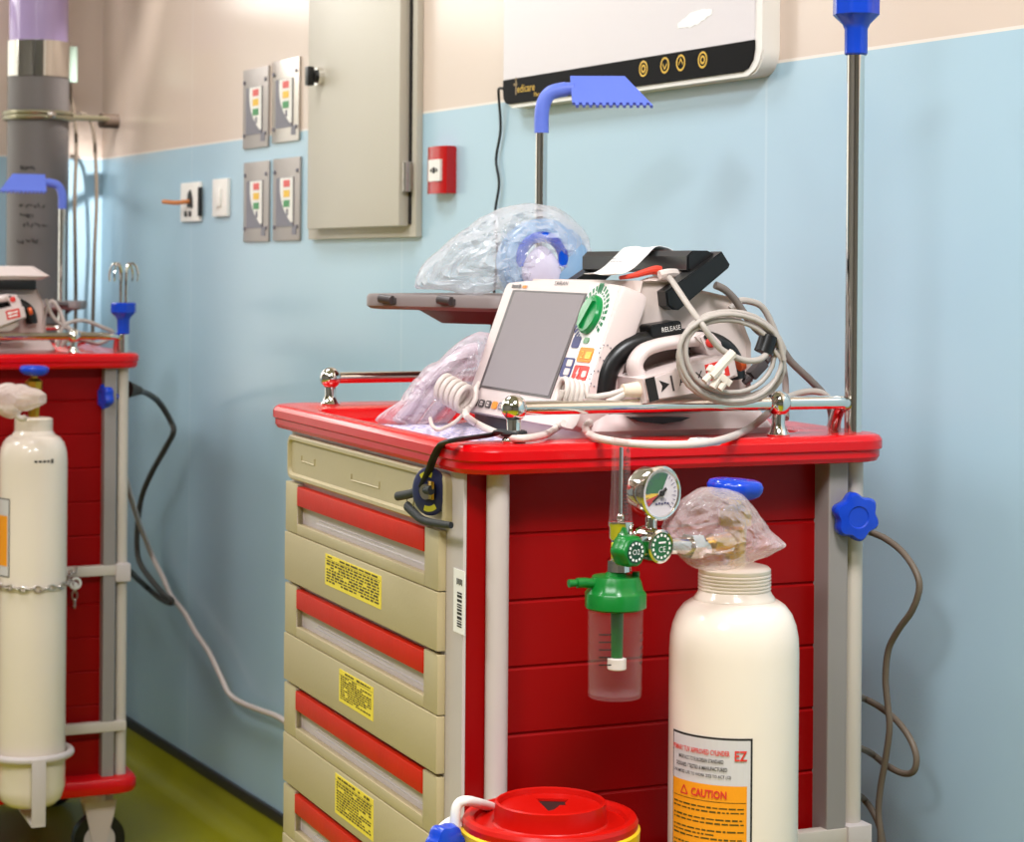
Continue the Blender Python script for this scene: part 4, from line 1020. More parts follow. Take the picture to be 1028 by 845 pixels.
# small tag on the rim
p = cpt(707, 440, 2, 1.1185); b = MB(MC1); b.prism([(.017 * math.cos(2 * PI * i / 20), .02 * math.sin(2 * PI * i / 20)) for i in range(20)], Matrix.Translation((p.x, p.y, 1.1122)), 0, .006, .0015)
t = tag(b.build('round_tag', 'white'), 'small white round tag with blue mark on the red rim', 'tag')
b = MB(MC1); b.text('4-2', basis((p.x, p.y + .002, 1.1182), (1, 0, 0), (0, 1, 0), (0, 0, 1)), h=.012, w=.016); b.build('blue_mark', 'navy', t, smooth=0)

# far cart: heaped cables by its defibrillator
def cable2(pts, b_, r, m, label):
    b = MB(MC2); b.tube([cpt(u, v, 1, k, MC2) for u, v, k in [(p + (b_,))[:3] for p in pts]], r, 8, 6); return tag(b.build('cable', m, smooth=60), label, 'cable')
cable2([(58, 348), (62, 330), (72, 323), (86, 322), (102, 328), (113, 333), (108, 338), (90, 336), (74, 332), (62, 326), (52, 316), (46, 300)], .06, .0042, 'cable', 'grey cable coiled beside the far defibrillator')
cable2([(48, 346), (44, 330), (46, 312), (52, 302), (60, 312), (66, 326), (80, 335), (96, 340)], .1, .0042, 'cable_w', 'pale cable standing in a loop beside the far defibrillator')
cable2([(62, 348, .03), (70, 337, .03), (84, 341, .02), (97, 345, .03), (106, 342, .04), (112, 338, .05)], .03, .0045, 'cable', 'short grey cable lying behind the far cart rail')
t = thing('cable_plug', 'shiny clear plug lying among the far cart cables', 'plug', MC2 @ cpt(78, 346, 1, .05, MC2), CR)
b = MB(MC2); b.tube([cpt(u, v, 1, .05, MC2) for u, v in ((66, 346), (74, 343), (82, 342), (88, 340))], lambda q: .012 - .005 * q, 10, 3); b.build('shell', 'chrome', t)

# ================================================================== PLASTIC BAGS AND WHAT IS IN THEM
def camframe(u, v, d):
    """level frame at the photo's point at distance d: x to the right, y up, z towards the viewer; 1 unit = 1 photo pixel there"""
    k = d / F
    return Matrix.Translation(at(u, v, d)) @ basis((0, 0, 0), Vector((CY, -SY, 0)), Vector((0, 0, 1)), Vector((-SY, -CY, 0))) @ Matrix.Scale(k, 4)
def bagfn(outline, c, depth, amp, seed, freq=2.2, flat=1.0):
    P = sorted((math.atan2(-(v - c[1]), u - c[0]), math.hypot(u - c[0], v - c[1])) for u, v in outline); n = len(P)
    def rad(a):
        for i in range(n):
            a0, r0 = P[i]; a1, r1 = P[(i + 1) % n]
            if i == n - 1: a1 += 2 * PI
            aa = a if a >= P[0][0] else a + 2 * PI
            if a0 <= aa <= a1:
                q = (aa - a0) / max(1e-6, a1 - a0); return r0 + (r1 - r0) * q
        return P[0][1]
    def fn(d):
        a = math.atan2(d.y, d.x); rho = min(1, math.hypot(d.x, d.y)); r = rad(a)
        q = Vector((d.x * r / 30, d.y * r / 30, d.z * 1.5)) + Vector((seed * 7.3, 0, 0))
        def ridge(s_, k): return 1 - 2 * abs(noise.noise(q * s_ + Vector((k, 2 * k, 0))))
        nz = noise.noise(q * .8)
        pl = math.sin(a * 13 + nz * 6) * rho
        h = .5 * ridge(1.1, 3) + .42 * ridge(2.3, 5) + .26 * ridge(4.3, 6) + .25 * pl + .3 * nz
        s = 1 + amp * (.12 * nz + .07 * ridge(1.5, 9)) * rho
        k = max(.06, 1 - rho ** 3)
        return Vector((r * math.cos(a) * rho ** .85 * s, r * math.sin(a) * rho ** .85 * s, d.z * depth * flat * (1 + amp * h) + math.copysign(depth * amp * .35 * h * k, d.z)))
    return fn
def bag(name, label, cat, out, c, d, depth, material, amp=.22, seed=1, sub=5, parent=None, smooth=28):
    m = camframe(c[0], c[1], d); b = MB(m); b.blob(bagfn(out, c, depth, amp, seed), sub)
    o = b.build(name, material, parent, smooth=smooth)
    if parent is None: tag(o, label, cat)
    return o
D1 = 2.83
bag('plastic_bag', 'crumpled clear plastic bag heaped on the grey tray', 'plastic bag',
    [(417, 290), (424, 268), (440, 252), (455, 238), (470, 229), (490, 216), (505, 209), (522, 205), (545, 207), (568, 214), (584, 228), (593, 246), (593, 268), (588, 286), (550, 289), (500, 289), (450, 290)], (512, 256), D1, 44, 'film', .3, 3)
t = thing('resuscitation_mask', 'pale resuscitation mask with a dark blue collar inside the clear bag', 'mask', at(545, 282, D1), -YAW)
m = camframe(545, 262, D1 - .035)
b = MB(m @ Matrix.Rotation(R(-18), 4, 'X')); b.lathe([(44, -14), (47, -4), (42, 8), (34, 14), (25, 16), (24, 13), (33, 10), (38, 4), (42, -6), (41, -14)], None, 40, False, False); b.build('cushion', film('pale_blue_cushion', rgb(150, 190, 226), .5, rim=.85, bstr=0), t)
b = MB(m @ Matrix.Translation((-1, 2, 14))); b.torus(I4, 21, 5.4, 40, 12, -20, 200, 1, 1.05); b.build('collar', mat('deep_blue_collar', rgb(0, 76, 196), .25), t)
b = MB(m @ Matrix.Translation((-2, -10, 16))); b.blob(lambda d: Vector((d.x * (20 - 5 * d.y), d.y * 25, d.z * 12)), 4); b.build('bulb', film('lilac_bulb', rgb(226, 218, 238), .8, rim=.95, bstr=.1), t)
# bag with tubing on the cart top
bag('tubing_bag', 'clear plastic bag of tubing slumped on the red top, left of screen', 'plastic bag',
    [(377, 421), (390, 410), (402, 404), (410, 390), (420, 378), (440, 363), (452, 350), (466, 339), (480, 333), (493, 334), (490, 356), (478, 380), (470, 398), (458, 414), (444, 427), (425, 430), (400, 431), (384, 428)], (432, 394), 2.66, 28, 'film_lilac', .25, 8)
t = thing('breathing_tube', 'loops of pale breathing tube inside the slumped clear bag', 'tubing', at(425, 425, 2.66), -YAW)
for k, pts in enumerate((((398, 424), (412, 408), (424, 388), (446, 368), (468, 352), (480, 350)), ((410, 427), (428, 402), (444, 380), (462, 366), (478, 362)), ((425, 428), (436, 412), (452, 398), (470, 388)))):
    b = MB(); b.tube([at(u, v, 2.65 + .012 * k) for u, v in pts], .0075, 10, 6); b.build('tube', mat('pale_tube_%d' % k, rgb(206, 196, 204), .35), t)
cable([(432, 420, .3), (434, 427, Z(1.116)), (441, 431, Z(1.116)), (455, 425, Z(1.116)), (466, 415, .33), (478, 405, .36)], .3, .0024, 'cable_w', 'thin white tube loop in front of the slumped bag')
# bag around the near cylinder's valve
bag('valve_bag', 'clear plastic bag wrapped round the near cylinder valve', 'plastic bag',
    [(663, 535), (668, 520), (678, 508), (690, 498), (704, 490), (722, 491), (740, 494), (752, 503), (762, 517), (774, 533), (789, 546), (778, 553), (760, 560), (745, 566), (718, 571), (692, 567), (677, 553)], (722, 532), 2.165, 42, 'film_rose', .22, 5)
bag('valve_bag', 'crumpled clear bag and tube over the far cylinder valve', 'plastic bag',
    [(-14, 392), (0, 386), (15, 386), (30, 389), (46, 396), (46, 404), (36, 409), (22, 412), (14, 420), (-4, 412)], (16, 400), 4.14, 16, film('dense_rosy_film', rgb(240, 222, 214), .4, rim=.8), .13, 9, 5)
b = MB(); b.tube([at(u, v, 4.13) for u, v in ((-30, 410), (-8, 410), (12, 410), (17, 413), (18, 418), (23, 420), (26, 418))], .006, 10, 5)
tag(b.build('oxygen_tube', 'cable_w', smooth=60), 'white oxygen tube hooked below the far bag', 'tube')

# sheet of blue-printed film on the cart top
ms_ = M['sheet']; nt = ms_.node_tree; bs = nt.nodes['Principled BSDF']
n1 = nt.nodes.new('ShaderNodeTexVoronoi'); n1.inputs['Scale'].default_value = 26; cr = nt.nodes.new('ShaderNodeValToRGB')
cr.color_ramp.elements[0].position = .28; cr.color_ramp.elements[0].color = rgb(96, 104, 186); cr.color_ramp.elements[1].position = .42; cr.color_ramp.elements[1].color = rgb(214, 202, 218)
nt.links.new(n1.outputs['Distance'], cr.inputs[0]); nt.links.new(cr.outputs[0], bs.inputs['Base Color'])
b = MB(MC1); q = [cpt(u, v, 2, 1.1) for u, v in ((404, 424), (470, 421), (535, 430), (519, 437), (455, 432.5))]
rows = []
A, B_, C_, D_ = Vector((-.028, .40, 0)), Vector((.13, .40, 0)), Vector((.11, .03, 0)), Vector((-.028, .06, 0))
for i in range(13):
    s = i / 12; rows.append([(lambda p: Vector((p.x, p.y, 1.0985 + .0025 * (1 + noise.noise(Vector((p.x * 40, p.y * 40, 1)))))))((A.lerp(B_, j / 10)).lerp(D_.lerp(C_, j / 10), s)) for j in range(11)])
b.loops(rows, False, False, closed=False)
tag(b.build('printed_sheet', 'sheet', smooth=60, solid=.0006), 'blue and white printed plastic sheet lying in the red top', 'sheet')

# ================================================================== LANYARD WITH KEYS
t = thing('key_lanyard', 'black key lanyard tied to the chrome post, hanging at the lock', 'lanyard', MC1 @ Vector((-.06, .05, 1.06)), CR)
b = MB(MC1)
b.tube([(.014, -.034, 1.122), (.0, -.012, 1.124), cpt(495, 436, 2, 1.119), cpt(472, 439.5, 2, 1.118), cpt(452, 442.5, 2, 1.117), cpt(443, 446, 0, -.0595), cpt(436, 458, 0, -.0605), cpt(430, 474, 0, -.0605), cpt(424, 488, 0, -.062)], .0026, 8, 5, flat=2.0)
b.torus(Matrix.Translation((.014, -.018, 1.122)), .0115, .0035, 24, 8); b.build('cord', 'cord', t)
b = MB(MC1); b.tube([cpt(u, v, 0, -.062) for u, v in ((399, 498), (410, 496), (424, 492), (433, 492))], .0052, 10, 4, flat=.8); b.build('strap_end', 'cord', t)
b = MB(MC1); b.tube([cpt(u, v, 0, -.0625) for u, v in ((409, 508), (416, 515), (423, 521), (432, 524), (444, 526), (453, 527))], lambda q: .0058 - .0022 * q, 10, 4, flat=.8); b.build('strap_end', 'cord', t)
b = MB(MC1); p = cpt(412, 501, 0, -.062); b.torus(FRONT(p.x, p.y, p.z), .011, .0008, 24, 6); b.build('key_ring', 'steel', t)
b = MB(MC1); p = cpt(431, 492, 0, -.062); b.box(-.062, -.0585, p.y - .006, p.y + .006, p.z - .010, p.z + .010, .001); b.build('key', 'brass', t)

# ================================================================== OXYGEN REGULATOR WITH HUMIDIFIER
RB = -.165
def rp(u, v, b_=RB): return cpt(u, v, 1, b_)
FD = Vector((.27, -.963, 0)).normalized()
rg = thing('oxygen_regulator', 'chrome oxygen regulator with gauge, flow tube and green-capped humidifier bottle', 'regulator', MC1 @ rp(616, 700), CR)
N = lambda: MB(MC1)
pf = rp(623, 525); x0 = pf.x
b = N(); ztop, zbot = rp(623, 437).z, rp(623, 527).z
b.lathe([(.0128, zbot), (.0118, zbot + .01), (.0103, zbot + .04), (.0095, ztop - .006), (.0105, ztop - .004), (.0105, ztop), (.0075, ztop), (.0075, zbot + .004)], Matrix.Translation((x0, RB, 0)), 28, False, False); ft = b.build('flow_tube', 'clear', rg)
b = N(); b.cyl((x0, RB, zbot), (x0, RB, ztop - .012), .0022, n=10); b.sphere((x0, RB, zbot + .008), .0045); b.build('flow_stem', 'chrome', ft)
b = N(); m = basis((x0, RB - .0112, zbot + .012), (1, 0, 0), (0, 0, 1), (0, -1, 0)); hh = ztop - zbot - .03
for i in range(18): b.rect(m, -.002, .001 if i % 3 else .003, hh * i / 18, hh * i / 18 + .001, .0002)
b.text('6', m @ Matrix.Translation((.0022, hh + .004, 0)), h=.006); b.build('flow_scale', 'ink', ft, smooth=0)
zn = rp(623, 541).z
b = N(); b.lathe([(.0115, zn), (.0125, zn + .002), (.0125, zbot - .002), (.0135, zbot), (.0135, zbot + .004), (.010, zbot + .005)], Matrix.Translation((x0, RB, 0)), 24); z3, z4 = rp(622, 558).z, rp(622, 574).z
b.lathe([(.0105, z4), (.0128, z4 + .001), (.0128, z3 - .004), (.0085, z3), (.0085, zn + .002)], Matrix.Translation((x0 - .0015, RB, 0)), 24, fn=lambda a, r, z: 1 - .05 * (.5 - .5 * math.cos(12 * a)) if z < z3 - .002 else 1)
b.build('flow_body', 'chrome', rg)
b = N(); b.box(x0 - .0135, x0 - .002, RB - .0095, RB - .0055, z3 - .001, zn - .002, .001); plabel(b.build('yellow_band', mat('pale_yellow_band', rgb(206, 200, 70), .4), rg), 'pale yellow band')
# flow knob
kp = rp(632, 553, RB - .02); mk = axis_frame(kp - FD * .012, FD)
b = N(); b.lathe([(.0155, 0), (.0168, .002), (.0168, .017), (.0145, .0205), (.0125, .021)], mk, 48, fn=lambda a, r, z: 1 - .10 * (.5 - .5 * math.cos(6 * a)) if r > .0135 else 1); kn = b.build('flow_knob', 'green', rg)
b = N(); b.lathe([(.0112, .0212), (.0112, .0216)], mk, 30); kd_ = b.build('knob_disc', mat('bottle_green', rgb(10, 66, 40), .35), kn, smooth=0)
mt_ = basis(kp - FD * .012 + FD * .0217, Vector((0, 0, 1)).cross(FD).normalized(), (0, 0, 1), FD)
b = N(); b.text('O2', mt_, h=.0055)
for i in range(12):
    a = 2 * PI * i / 12; b.rect(mt_ @ Matrix.Rotation(a, 4, 'Z') @ Matrix.Translation((0, .0088, 0)), -.0015, .0012, -.0012, .0012, .0005)
b.build('knob_print', 'paper', kd_, smooth=0)
# pressure body and its green face
pb = rp(655, 547, RB - .005); mp = axis_frame(pb - FD * .022, FD)
b = N(); b.lathe([(.012, 0), (.0175, .003), (.0185, .008), (.0165, .010), (.0185, .012), (.0185, .030), (.0175, .035), (.0155, .0365), (.0145, .036), (.0145, .0345)], mp, 40); pbody = b.build('pressure_body', 'chrome', rg)
b = N(); b.lathe([(.0145, .0345), (.0145, .0352)], mp, 36); fd_ = b.build('body_disc', mat('leaf_green_disc', rgb(20, 96, 50), .35), pbody, smooth=0)
mt_ = basis(pb - FD * .022 + FD * .0353, Vector((0, 0, 1)).cross(FD).normalized(), (0, 0, 1), FD)
b = N(); b.text('CE', mt_ @ Matrix.Translation((.001, -.003, 0)), h=.006); b.rect(mt_, -.004, .006, .003, .005, .0005)
for i in range(14):
    a = 2 * PI * i / 14; b.rect(mt_ @ Matrix.Rotation(a, 4, 'Z') @ Matrix.Translation((0, .0115, 0)), -.0015, .0014, -.0013, .0013, .0005)
b.build('disc_print', 'paper', fd_, smooth=0)
b = N(); b.cyl(rp(628, 550, RB - .002), rp(652, 548, RB - .002), .007, n=14); b.cyl(rp(655, 548, RB), rp(738, 548, -.147), .009, n=16); b.lathe([(.014, 0), (.014, .016)], axis_frame(rp(690, 548, RB + .008), rp(738, 548, -.147) - rp(690, 548, RB)), 6); b.build('inlet_pipe', 'chrome', rg)
# gauge
gp = rp(663, 495, RB - .012); mg = axis_frame(gp - FD * .026, FD)
b = N(); b.lathe([(.020, 0), (.0255, .002), (.0265, .005), (.0265, .023), (.0280, .0235), (.0280, .0275), (.0262, .029), (.0245, .0285), (.0235, .0265)], mg, 56); gb = b.build('gauge', 'chrome', rg)
b = N(); b.cyl(gp - FD * .014 - Vector((0, 0, .024)), gp - FD * .014 - Vector((0, 0, .038)), .0065, n=14); b.build('gauge_stem', 'chrome', gb)
b = N(); b.lathe([(.0236, .0262), (.0236, .0266)], mg, 48); gf = b.build('gauge_face', mat('gauge_white', rgb(222, 224, 232), .4), gb, smooth=0)
mt_ = basis(gp - FD * .026 + FD * .0267, Vector((0, 0, 1)).cross(FD).normalized(), (0, 0, 1), FD)
def sector(b, a0, a1, r0, r1, d=.0003):
    n = 10
    for i in range(n):
        q0, q1 = R(a0 + (a1 - a0) * i / n), R(a0 + (a1 - a0) * (i + 1) / n)
        b.face([mt_ @ Vector((r * math.cos(q), r * math.sin(q), d)) for r, q in ((r0, q0), (r1, q0), (r1, q1), (r0, q1))])
for a0, a1, r0, r1, m_, nm in ((62, 178, .004, .0215, mat('gauge_green', rgb(24, 110, 66), .4), 'green_zone'), (178, 196, .004, .0215, mat('gauge_yellow', rgb(236, 206, 60), .4), 'yellow_zone'), (196, 216, .004, .0215, mat('gauge_red', rgb(190, 40, 44), .4), 'red_zone')):
    b = N(); sector(b, a0, a1, r0, r1); b.build(nm, m_, gf, smooth=0)
b = N()
for i in range(22):
    a = 216 - 12.6 * i; sector(b, a, a + 2.2, .0178 if i % 3 else .0155, .0212, .0006)
b.text('KPa', mt_ @ Matrix.Translation((.003, -.0065, .0003)), h=.0034)
for i in range(5): b.rect(mt_ @ Matrix.Translation((-.008 + .004 * i, -.012 + .0006 * (i % 2), 0)), 0, .003, 0, .0022, .0005)
b.build('gauge_print', 'navy', gf, smooth=0)
b = N(); b.prism([(-.0145, -.0008), (-.0145, .0008), (.008, .0016), (.008, -.0016)], mt_ @ Matrix.Rotation(R(34), 4, 'Z'), .0008, .0016); b.lathe([(.0028, .0006), (.0028, .003)], mt_, 16); b.build('needle', 'ink', gf, smooth=0)
b = N(); b.lathe([(.0236, .0280), (.0236, .0284)], mg, 40); b.build('gauge_glass', 'clear', gb, smooth=0)
# humidifier
hx = rp(618, 600).x; zl0, zl1, zl2 = rp(618, 609).z, rp(618, 594).z, rp(618, 577).z
b = N(); b.lathe([(.0285, zl0 - .002), (.032, zl0), (.032, zl1 - .001), (.0305, zl1 + .001), (.0285, zl1 + .003), (.027, zl2 - .007), (.024, zl2 - .001), (.012, zl2), (.0085, zl2 + .004)], Matrix.Translation((hx, RB, 0)), 60, fn=lambda a, r, z: 1 - .035 * (.5 - .5 * math.cos(10 * a)) if r > .026 else 1)
b.tube([(hx - .022, RB, zl2 - .008), (hx - .036, RB, zl2 - .006), (hx - .044, RB, zl2 - .006)], .0052, 12); b.cyl((hx - .044, RB, zl2 - .006), (hx - .053, RB, zl2 - .006), .0035, .0042, 12); b.cyl((hx + .02, RB - .006, zl2 - .004), (hx + .02, RB - .006, zl2 + .003), .004, n=10)
lidp = b.build('humidifier_cap', 'green', rg, smooth=40)
zb1 = rp(618, 699).z
b = N(); b.lathe([(.002, zb1), (.0262, zb1), (.0276, zb1 + .002), (.0288, zl0), (.0274, zl0), (.0262, zb1 + .004), (.002, zb1 + .003)], Matrix.Translation((hx, RB, 0)), 48, False, False); bt = b.build('bottle', 'clear', rg)
b = N(); b.cyl((hx + .002, RB, zl0), (hx + .002, RB, rp(618, 661).z), .0068, .006, 18); b.build('dip_tube', 'green', rg)
b = N(); b.lathe([(.0085, rp(618, 672).z), (.0098, rp(618, 671).z), (.0098, rp(618, 661).z), (.007, rp(618, 660).z)], Matrix.Translation((hx + .002, RB, 0)), 24); b.build('diffuser', 'white', rg)
for s_, a0 in ((-1, R(-90 - 62)), (1, R(-90 + 36))):
    b = N()
    for k in range(5):
        z_ = rp(618, 634 + 7.5 * k).z
        for i in range(4):
            q0, q1 = a0 + R(7) * i, a0 + R(7) * (i + 1); rr_ = .0282
            b.face([(hx + rr_ * math.cos(q), RB + rr_ * math.sin(q), z_ + dz + .0012 * (q - a0) * 2) for q, dz in ((q0, 0), (q1, 0), (q1, .0014), (q0, .0014))])
    b.build('level_marks', 'ink', bt, smooth=0)

# chain around the far cylinder
t = thing('cylinder_chain', 'thin steel chain round the far oxygen cylinder with a hanging end', 'chain', MC2 @ Vector((.232, -.152, .63)), CR)
def chain_run(pts, L, r, label):
    P = spline(pts, 12); acc = 0; last = P[0]; k = 0; b = MB(MC2)
    seg = [P[0]]
    for p in P[1:]:
        acc += (p - last).length; last = p
        if acc >= L * .78: seg.append(p); acc = 0
    for p, q in zip(seg, seg[1:]):
        m = axis_frame((p + q) / 2, q - p) @ Matrix.Rotation(PI / 2 * (k % 2), 4, 'Z') @ Matrix.Rotation(PI / 2, 4, 'Y')
        b.torus(m, L * .5, r, 14, 6, 0, 360, 1, .55); k += 1
    return b.build('chain_links', 'steel', t)
ca, cb_ = .232, -.152
zc_ = cpt(40, 588, 1, -.22, MC2).z
chain_run([(ca + .0745 * math.cos(R(q)), cb_ + .0745 * math.sin(R(q)), zc_ - .006 * math.sin(R(q + 180) * 1) + .002 * math.sin(q * .2)) for q in range(170, 381, 15)] + [(.335, -.06, zc_ + .002), (.352, -.036, zc_ + .006)], .019, .0019, '')
p = cpt(75, 586, 1, -.036, MC2)
chain_run([p, p - Vector((0, 0, .03)), p - Vector((0, 0, .062))], .02, .002, '')
b = MB(MC2); b.cyl(p + Vector((0, .008, 0)), p + Vector((0, -.012, 0)), .005, n=10); b.torus(axis_frame(p + Vector((0, -.008, .002)), (0, -1, 0)), .0105, .003, 20, 8); b.build('anchor_hook', 'white', t)

# ================================================================== SHARPS BIN IN ITS BRACKET
bc = cpt(552.5, 818, 1, -.135); BXc, BYc = bc.x, -.135
zr = bc.z
t = thing('sharps_bin', 'round yellow waste bin with a red lid beside the near cart', 'bin', MC1 @ Vector((BXc, BYc, zr - .22)), CR)
mb_ = Matrix.Translation((BXc, BYc, 0)); RL = .0835; mb_ = mb_ @ Matrix.Diagonal((1.07, 1.07, 1, 1))
b = N(); b.lathe([(.06, zr - .22), (.066, zr - .218), (.076, zr - .035), (.0805, zr - .03), (.0855, zr - .028), (.0865, zr - .012), (.082, zr - .008)], mb_, 56); b.build('body', 'lime', t)
b = N(); b.lathe([(.082, zr - .024), (RL, zr - .022), (RL + .001, zr - .004), (RL - .001, zr), (RL - .006, zr + .001), (RL - .010, zr - .002), (RL - .012, zr - .006), (.056, zr - .007), (.0545, zr - .005), (.0535, zr + .008), (.0535, zr + .0145), (.0515, zr + .0155), (.0498, zr + .0145), (.0490, zr + .009)], mb_, 96, fn=lambda a, r, z: 1 - .008 * (.5 - .5 * math.cos(30 * a)) if .05 < r < .055 and z > zr + .01 else 1, cap1=False)
ring = [(BXc + .0490 * 1.07 * math.cos(2 * PI * i / 96), BYc + .0490 * 1.07 * math.sin(2 * PI * i / 96), zr + .009) for i in range(96)]
cd_ = Vector((math.cos(R(-118)), math.sin(R(-118)), 0)); cr_ = Vector((-cd_.y, cd_.x, 0)); cr_ = cr_ if cr_.x > 0 else -cr_
O_ = Vector((BXc, BYc, zr + .009)) - cd_ * .004
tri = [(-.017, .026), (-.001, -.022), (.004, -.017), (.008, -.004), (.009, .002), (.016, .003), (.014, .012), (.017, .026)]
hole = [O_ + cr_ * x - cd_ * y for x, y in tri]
bmr = [b.bm.verts.new(p) for p in ring]; bmh = [b.bm.verts.new(p) for p in hole]
es = [b.bm.edges.new((q[i], q[(i + 1) % len(q)])) for q in (bmr, bmh) for i in range(len(q))]
bmesh.ops.triangle_fill(b.bm, use_beauty=True, use_dissolve=False, edges=es)
for i in range(len(hole)):
    j = (i + 1) % len(hole); b.face([hole[i], hole[j], hole[j] - Vector((0, 0, .0025)), hole[i] - Vector((0, 0, .0025))])
b.build('lid', 'lid', t, smooth=25, recalc=True)
b = N(); b.prism([(p.x, p.y) for p in hole], Matrix.Translation((0, 0, zr + .0062)), -.02, -.0, 0); plabel(b.build('hole_shade', mat('painted_hole_shade', rgb(44, 8, 5), .7), t, smooth=0), 'dark plug painted as the shade inside the drop hole')  # dark plug just under the lid, coloured as the hole's shade
b = N(); b.lathe([(.0845, zr - .05), (.0875, zr - .047), (.0878, zr - .031), (.0855, zr - .029)], mb_, 56, False, False); plabel(b.build('label_band', mat('speckled_white_band', rgb(226, 220, 216), .5, var=.3, vscale=90), t), 'white printed band under the rim')
t = thing('bin_bracket', 'bent white tube bracket with a blue clamp knob holding the bin', 'bracket', MC1 @ cpt(456, 845, 1, -.03), CR)
b = N(); k0 = -.115
b.tube([cpt(456.5, 900, 1, k0), cpt(456.5, 845, 1, k0), cpt(457, 818, 1, k0), cpt(460, 807, 1, k0), cpt(468, 803.5, 1, k0), cpt(480, 806, 1, -.10), cpt(494, 810, 1, -.06), cpt(499, 811, 1, -.03)], .0052, 12, 5); b.torus(mb_ @ Matrix.Translation((0, 0, zr - .06)), .083, .005, 40, 8); b.build('tube', 'white', t)
p = cpt(447, 846, 1, -.125)
b = N(); b.lathe([(.01, -.012), (.019, -.009), (.021, 0), (.019, .009), (.01, .012)], axis_frame(p, FD), 36, fn=lambda a, r, z: star(a, 6, .14) if r > .015 else 1); b.build('clamp_knob', 'blue', t)
p = cpt(449, 827, 1, -.12)
b = N(); b.tube([cpt(436, 846, 1, -.09), cpt(444, 834, 1, -.1), cpt(455, 826, 1, -.105), cpt(462, 826, 1, -.1)], .008, 10, 4, flat=.6); b.build('clamp_arm', 'white', t)

# ================================================================== MAINS CABLES
def wcable(pts, r, m, label, x=1.62):
    b = MB(); b.tube([onx(p[0], p[1], p[2] if len(p) > 2 else x) for p in pts], r, 10, 6); return tag(b.build('mains_cable', m, smooth=60), label, 'cable')
wcable([(852, 523, 1.505), (862, 528, 1.55), (871, 533), (888, 540), (906, 554), (919, 573), (923, 590), (916, 612), (902, 632), (892, 652), (889, 680), (891, 705), (893, 730), (889, 762), (884, 790), (882, 815), (884, 840), (882, 880), (878, 950), (872, 1040), (868, 1140)], .0042, 'cable_b', 'brown mains cable looping down from behind the near cart knob')
wcable([(848, 699, 1.505), (858, 700, 1.56), (867, 701), (884, 710), (901, 724), (914, 742), (920, 760), (917, 774), (906, 776), (890, 768), (876, 757), (864, 751, 1.58), (848, 748, 1.505)], .0042, 'cable_b', 'brown cable loop bulging from behind the near cart sleeve', 1.645)
wcable([(848, 793, 1.505), (856, 796, 1.56), (866, 801), (876, 814), (883, 830), (887, 850), (888, 880), (886, 960), (882, 1050), (880, 1140)], .0042, 'cable_b', 'brown cable end low behind the near cart', 1.665)
cc = mat('charcoal_cable', rgb(66, 64, 58), .5)
wcable([(126, 391, 1.42), (134, 392, 1.45), (146, 394, 1.55), (160, 404, 1.62), (172, 424), (174, 434), (166, 450), (152, 475), (142, 500), (138, 530), (138, 555), (142, 568), (152, 582), (164, 596), (172, 602), (171, 605), (160, 600), (146, 588), (130, 573, 1.5), (120, 562, 1.45)], .0072, cc, 'thick charcoal cable looping on the wall beside the far cart', 1.66)
b = MB(); p, q = onx(129, 391, 1.42), onx(141, 392, 1.45); b.cyl(p, q, .019, .009, 12); tag(b.build('cable_gland', cc), 'charcoal cone plug where the thick cable leaves the far cart', 'plug')
wcable([(124, 470, 1.46), (129, 490, 1.5), (138, 520, 1.6), (152, 556), (164, 580), (172, 598), (186, 616), (196, 634), (210, 655), (222, 680), (230, 696), (242, 705), (262, 713), (276, 718), (286, 724), (300, 736), (320, 760)], .0062, 'cable_w', 'white mains cable sweeping along the wall between the carts', 1.69)
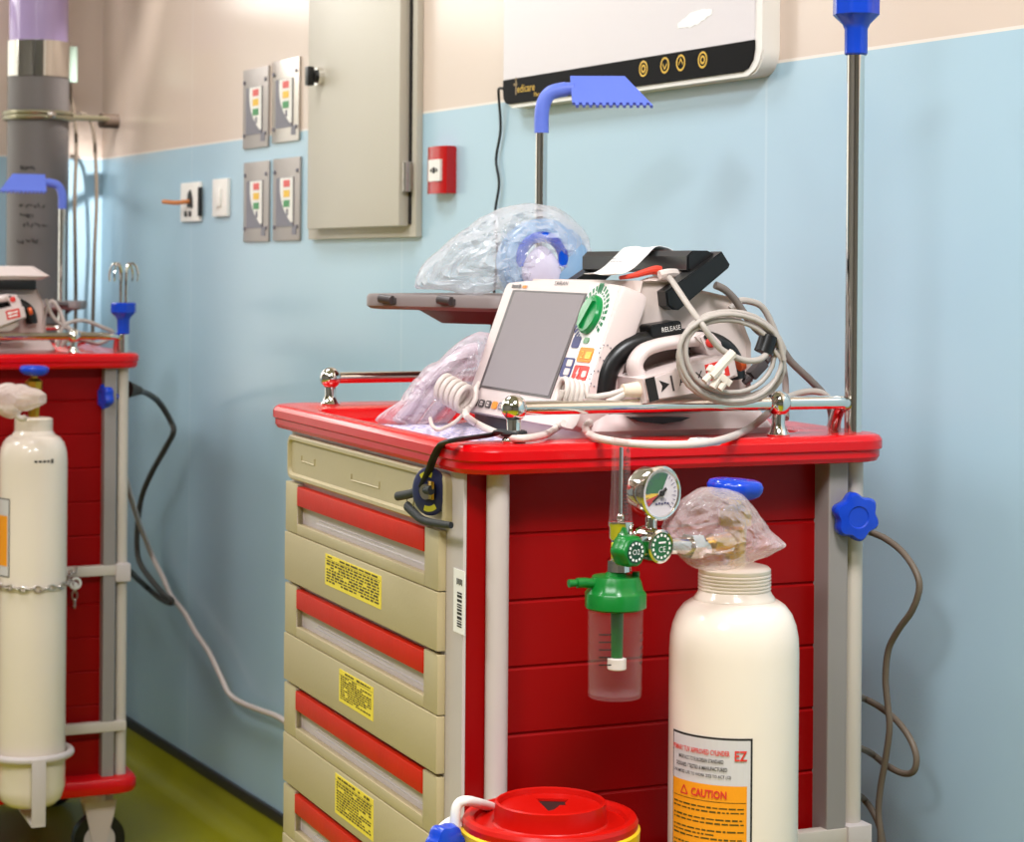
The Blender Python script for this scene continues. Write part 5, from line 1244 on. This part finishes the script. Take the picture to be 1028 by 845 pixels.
# ================================================================== CAMERA AND LIGHT
cd = bpy.data.cameras.new('camera'); cam = bpy.data.objects.new('camera', cd); COL.objects.link(cam)
cd.sensor_fit = 'HORIZONTAL'; cd.sensor_width = 36; cd.lens = F / 1028 * 36
cam.matrix_world = Matrix.Translation((0, 0, EYE)) @ Matrix.Rotation(-YAW, 4, 'Z') @ Matrix.Rotation(PI / 2, 4, 'X') @ Matrix.Rotation(TH, 4, 'Z')
cd.shift_x = -(PU - 514) / 1028; cd.shift_y = -(422.5 - PV) / 1028
cd.clip_start = .05; cd.clip_end = 60
cd.dof.use_dof = True; cd.dof.focus_distance = 2.35; cd.dof.aperture_fstop = 12
sc.camera = cam
w = bpy.data.worlds.new('world'); sc.world = w; w.use_nodes = True
w.node_tree.nodes['Background'].inputs[0].default_value = (.9, .95, 1, 1); w.node_tree.nodes['Background'].inputs[1].default_value = 1.0
def area(name, loc, size, power, col=(1, .96, .9), tgt=None):
    l = bpy.data.lights.new(name, 'AREA'); l.shape = 'RECTANGLE'; l.size, l.size_y = size; l.energy = power; l.color = col
    o = bpy.data.objects.new(name, l); COL.objects.link(o); o.location = loc
    if tgt: o.rotation_euler = (Vector(tgt) - Vector(loc)).to_track_quat('-Z', 'Y').to_euler()
    return o
K = (.985, .99, 1.01)
area('ceiling_panel_light', (.75, .7, ZC - .02), (.6, .6), 66, K)
area('ceiling_panel_light', (-.95, .4, ZC - .02), (.6, .6), 56, K)
area('ceiling_panel_light', (-.75, 2.6, ZC - .02), (.6, .6), 30, K)
area('ceiling_panel_light', (.75, 3.5, ZC - .02), (.6, .6), 20, K)
area('ceiling_panel_light', (-.75, 4.6, ZC - .02), (.6, .6), 24, K)
l = bpy.data.lights.new('added_corner_spot', 'SPOT'); l.energy = 330; l.spot_size = R(13); l.spot_blend = .9; l.shadow_soft_size = .04; l.color = (1, .98, .95)  # added spot with no known lamp behind it, brightens the corner beside the pipe
o = bpy.data.objects.new('added_corner_spot', l); COL.objects.link(o); o.location = (1.6, 4.5, ZC - .05)
o.rotation_euler = (Vector((1.655, 5.62, 1.42)) - o.location).to_track_quat('-Z', 'Y').to_euler()
vs = sc.view_settings; vs.view_transform = 'Standard'; vs.look = 'None'; vs.gamma = 1; vs.use_curve_mapping = False; vs.exposure = 0.12
sc.cycles.max_bounces = 10; sc.cycles.transparent_max_bounces = 24; sc.cycles.use_denoising = True
sc.cycles.sample_clamp_indirect = 6
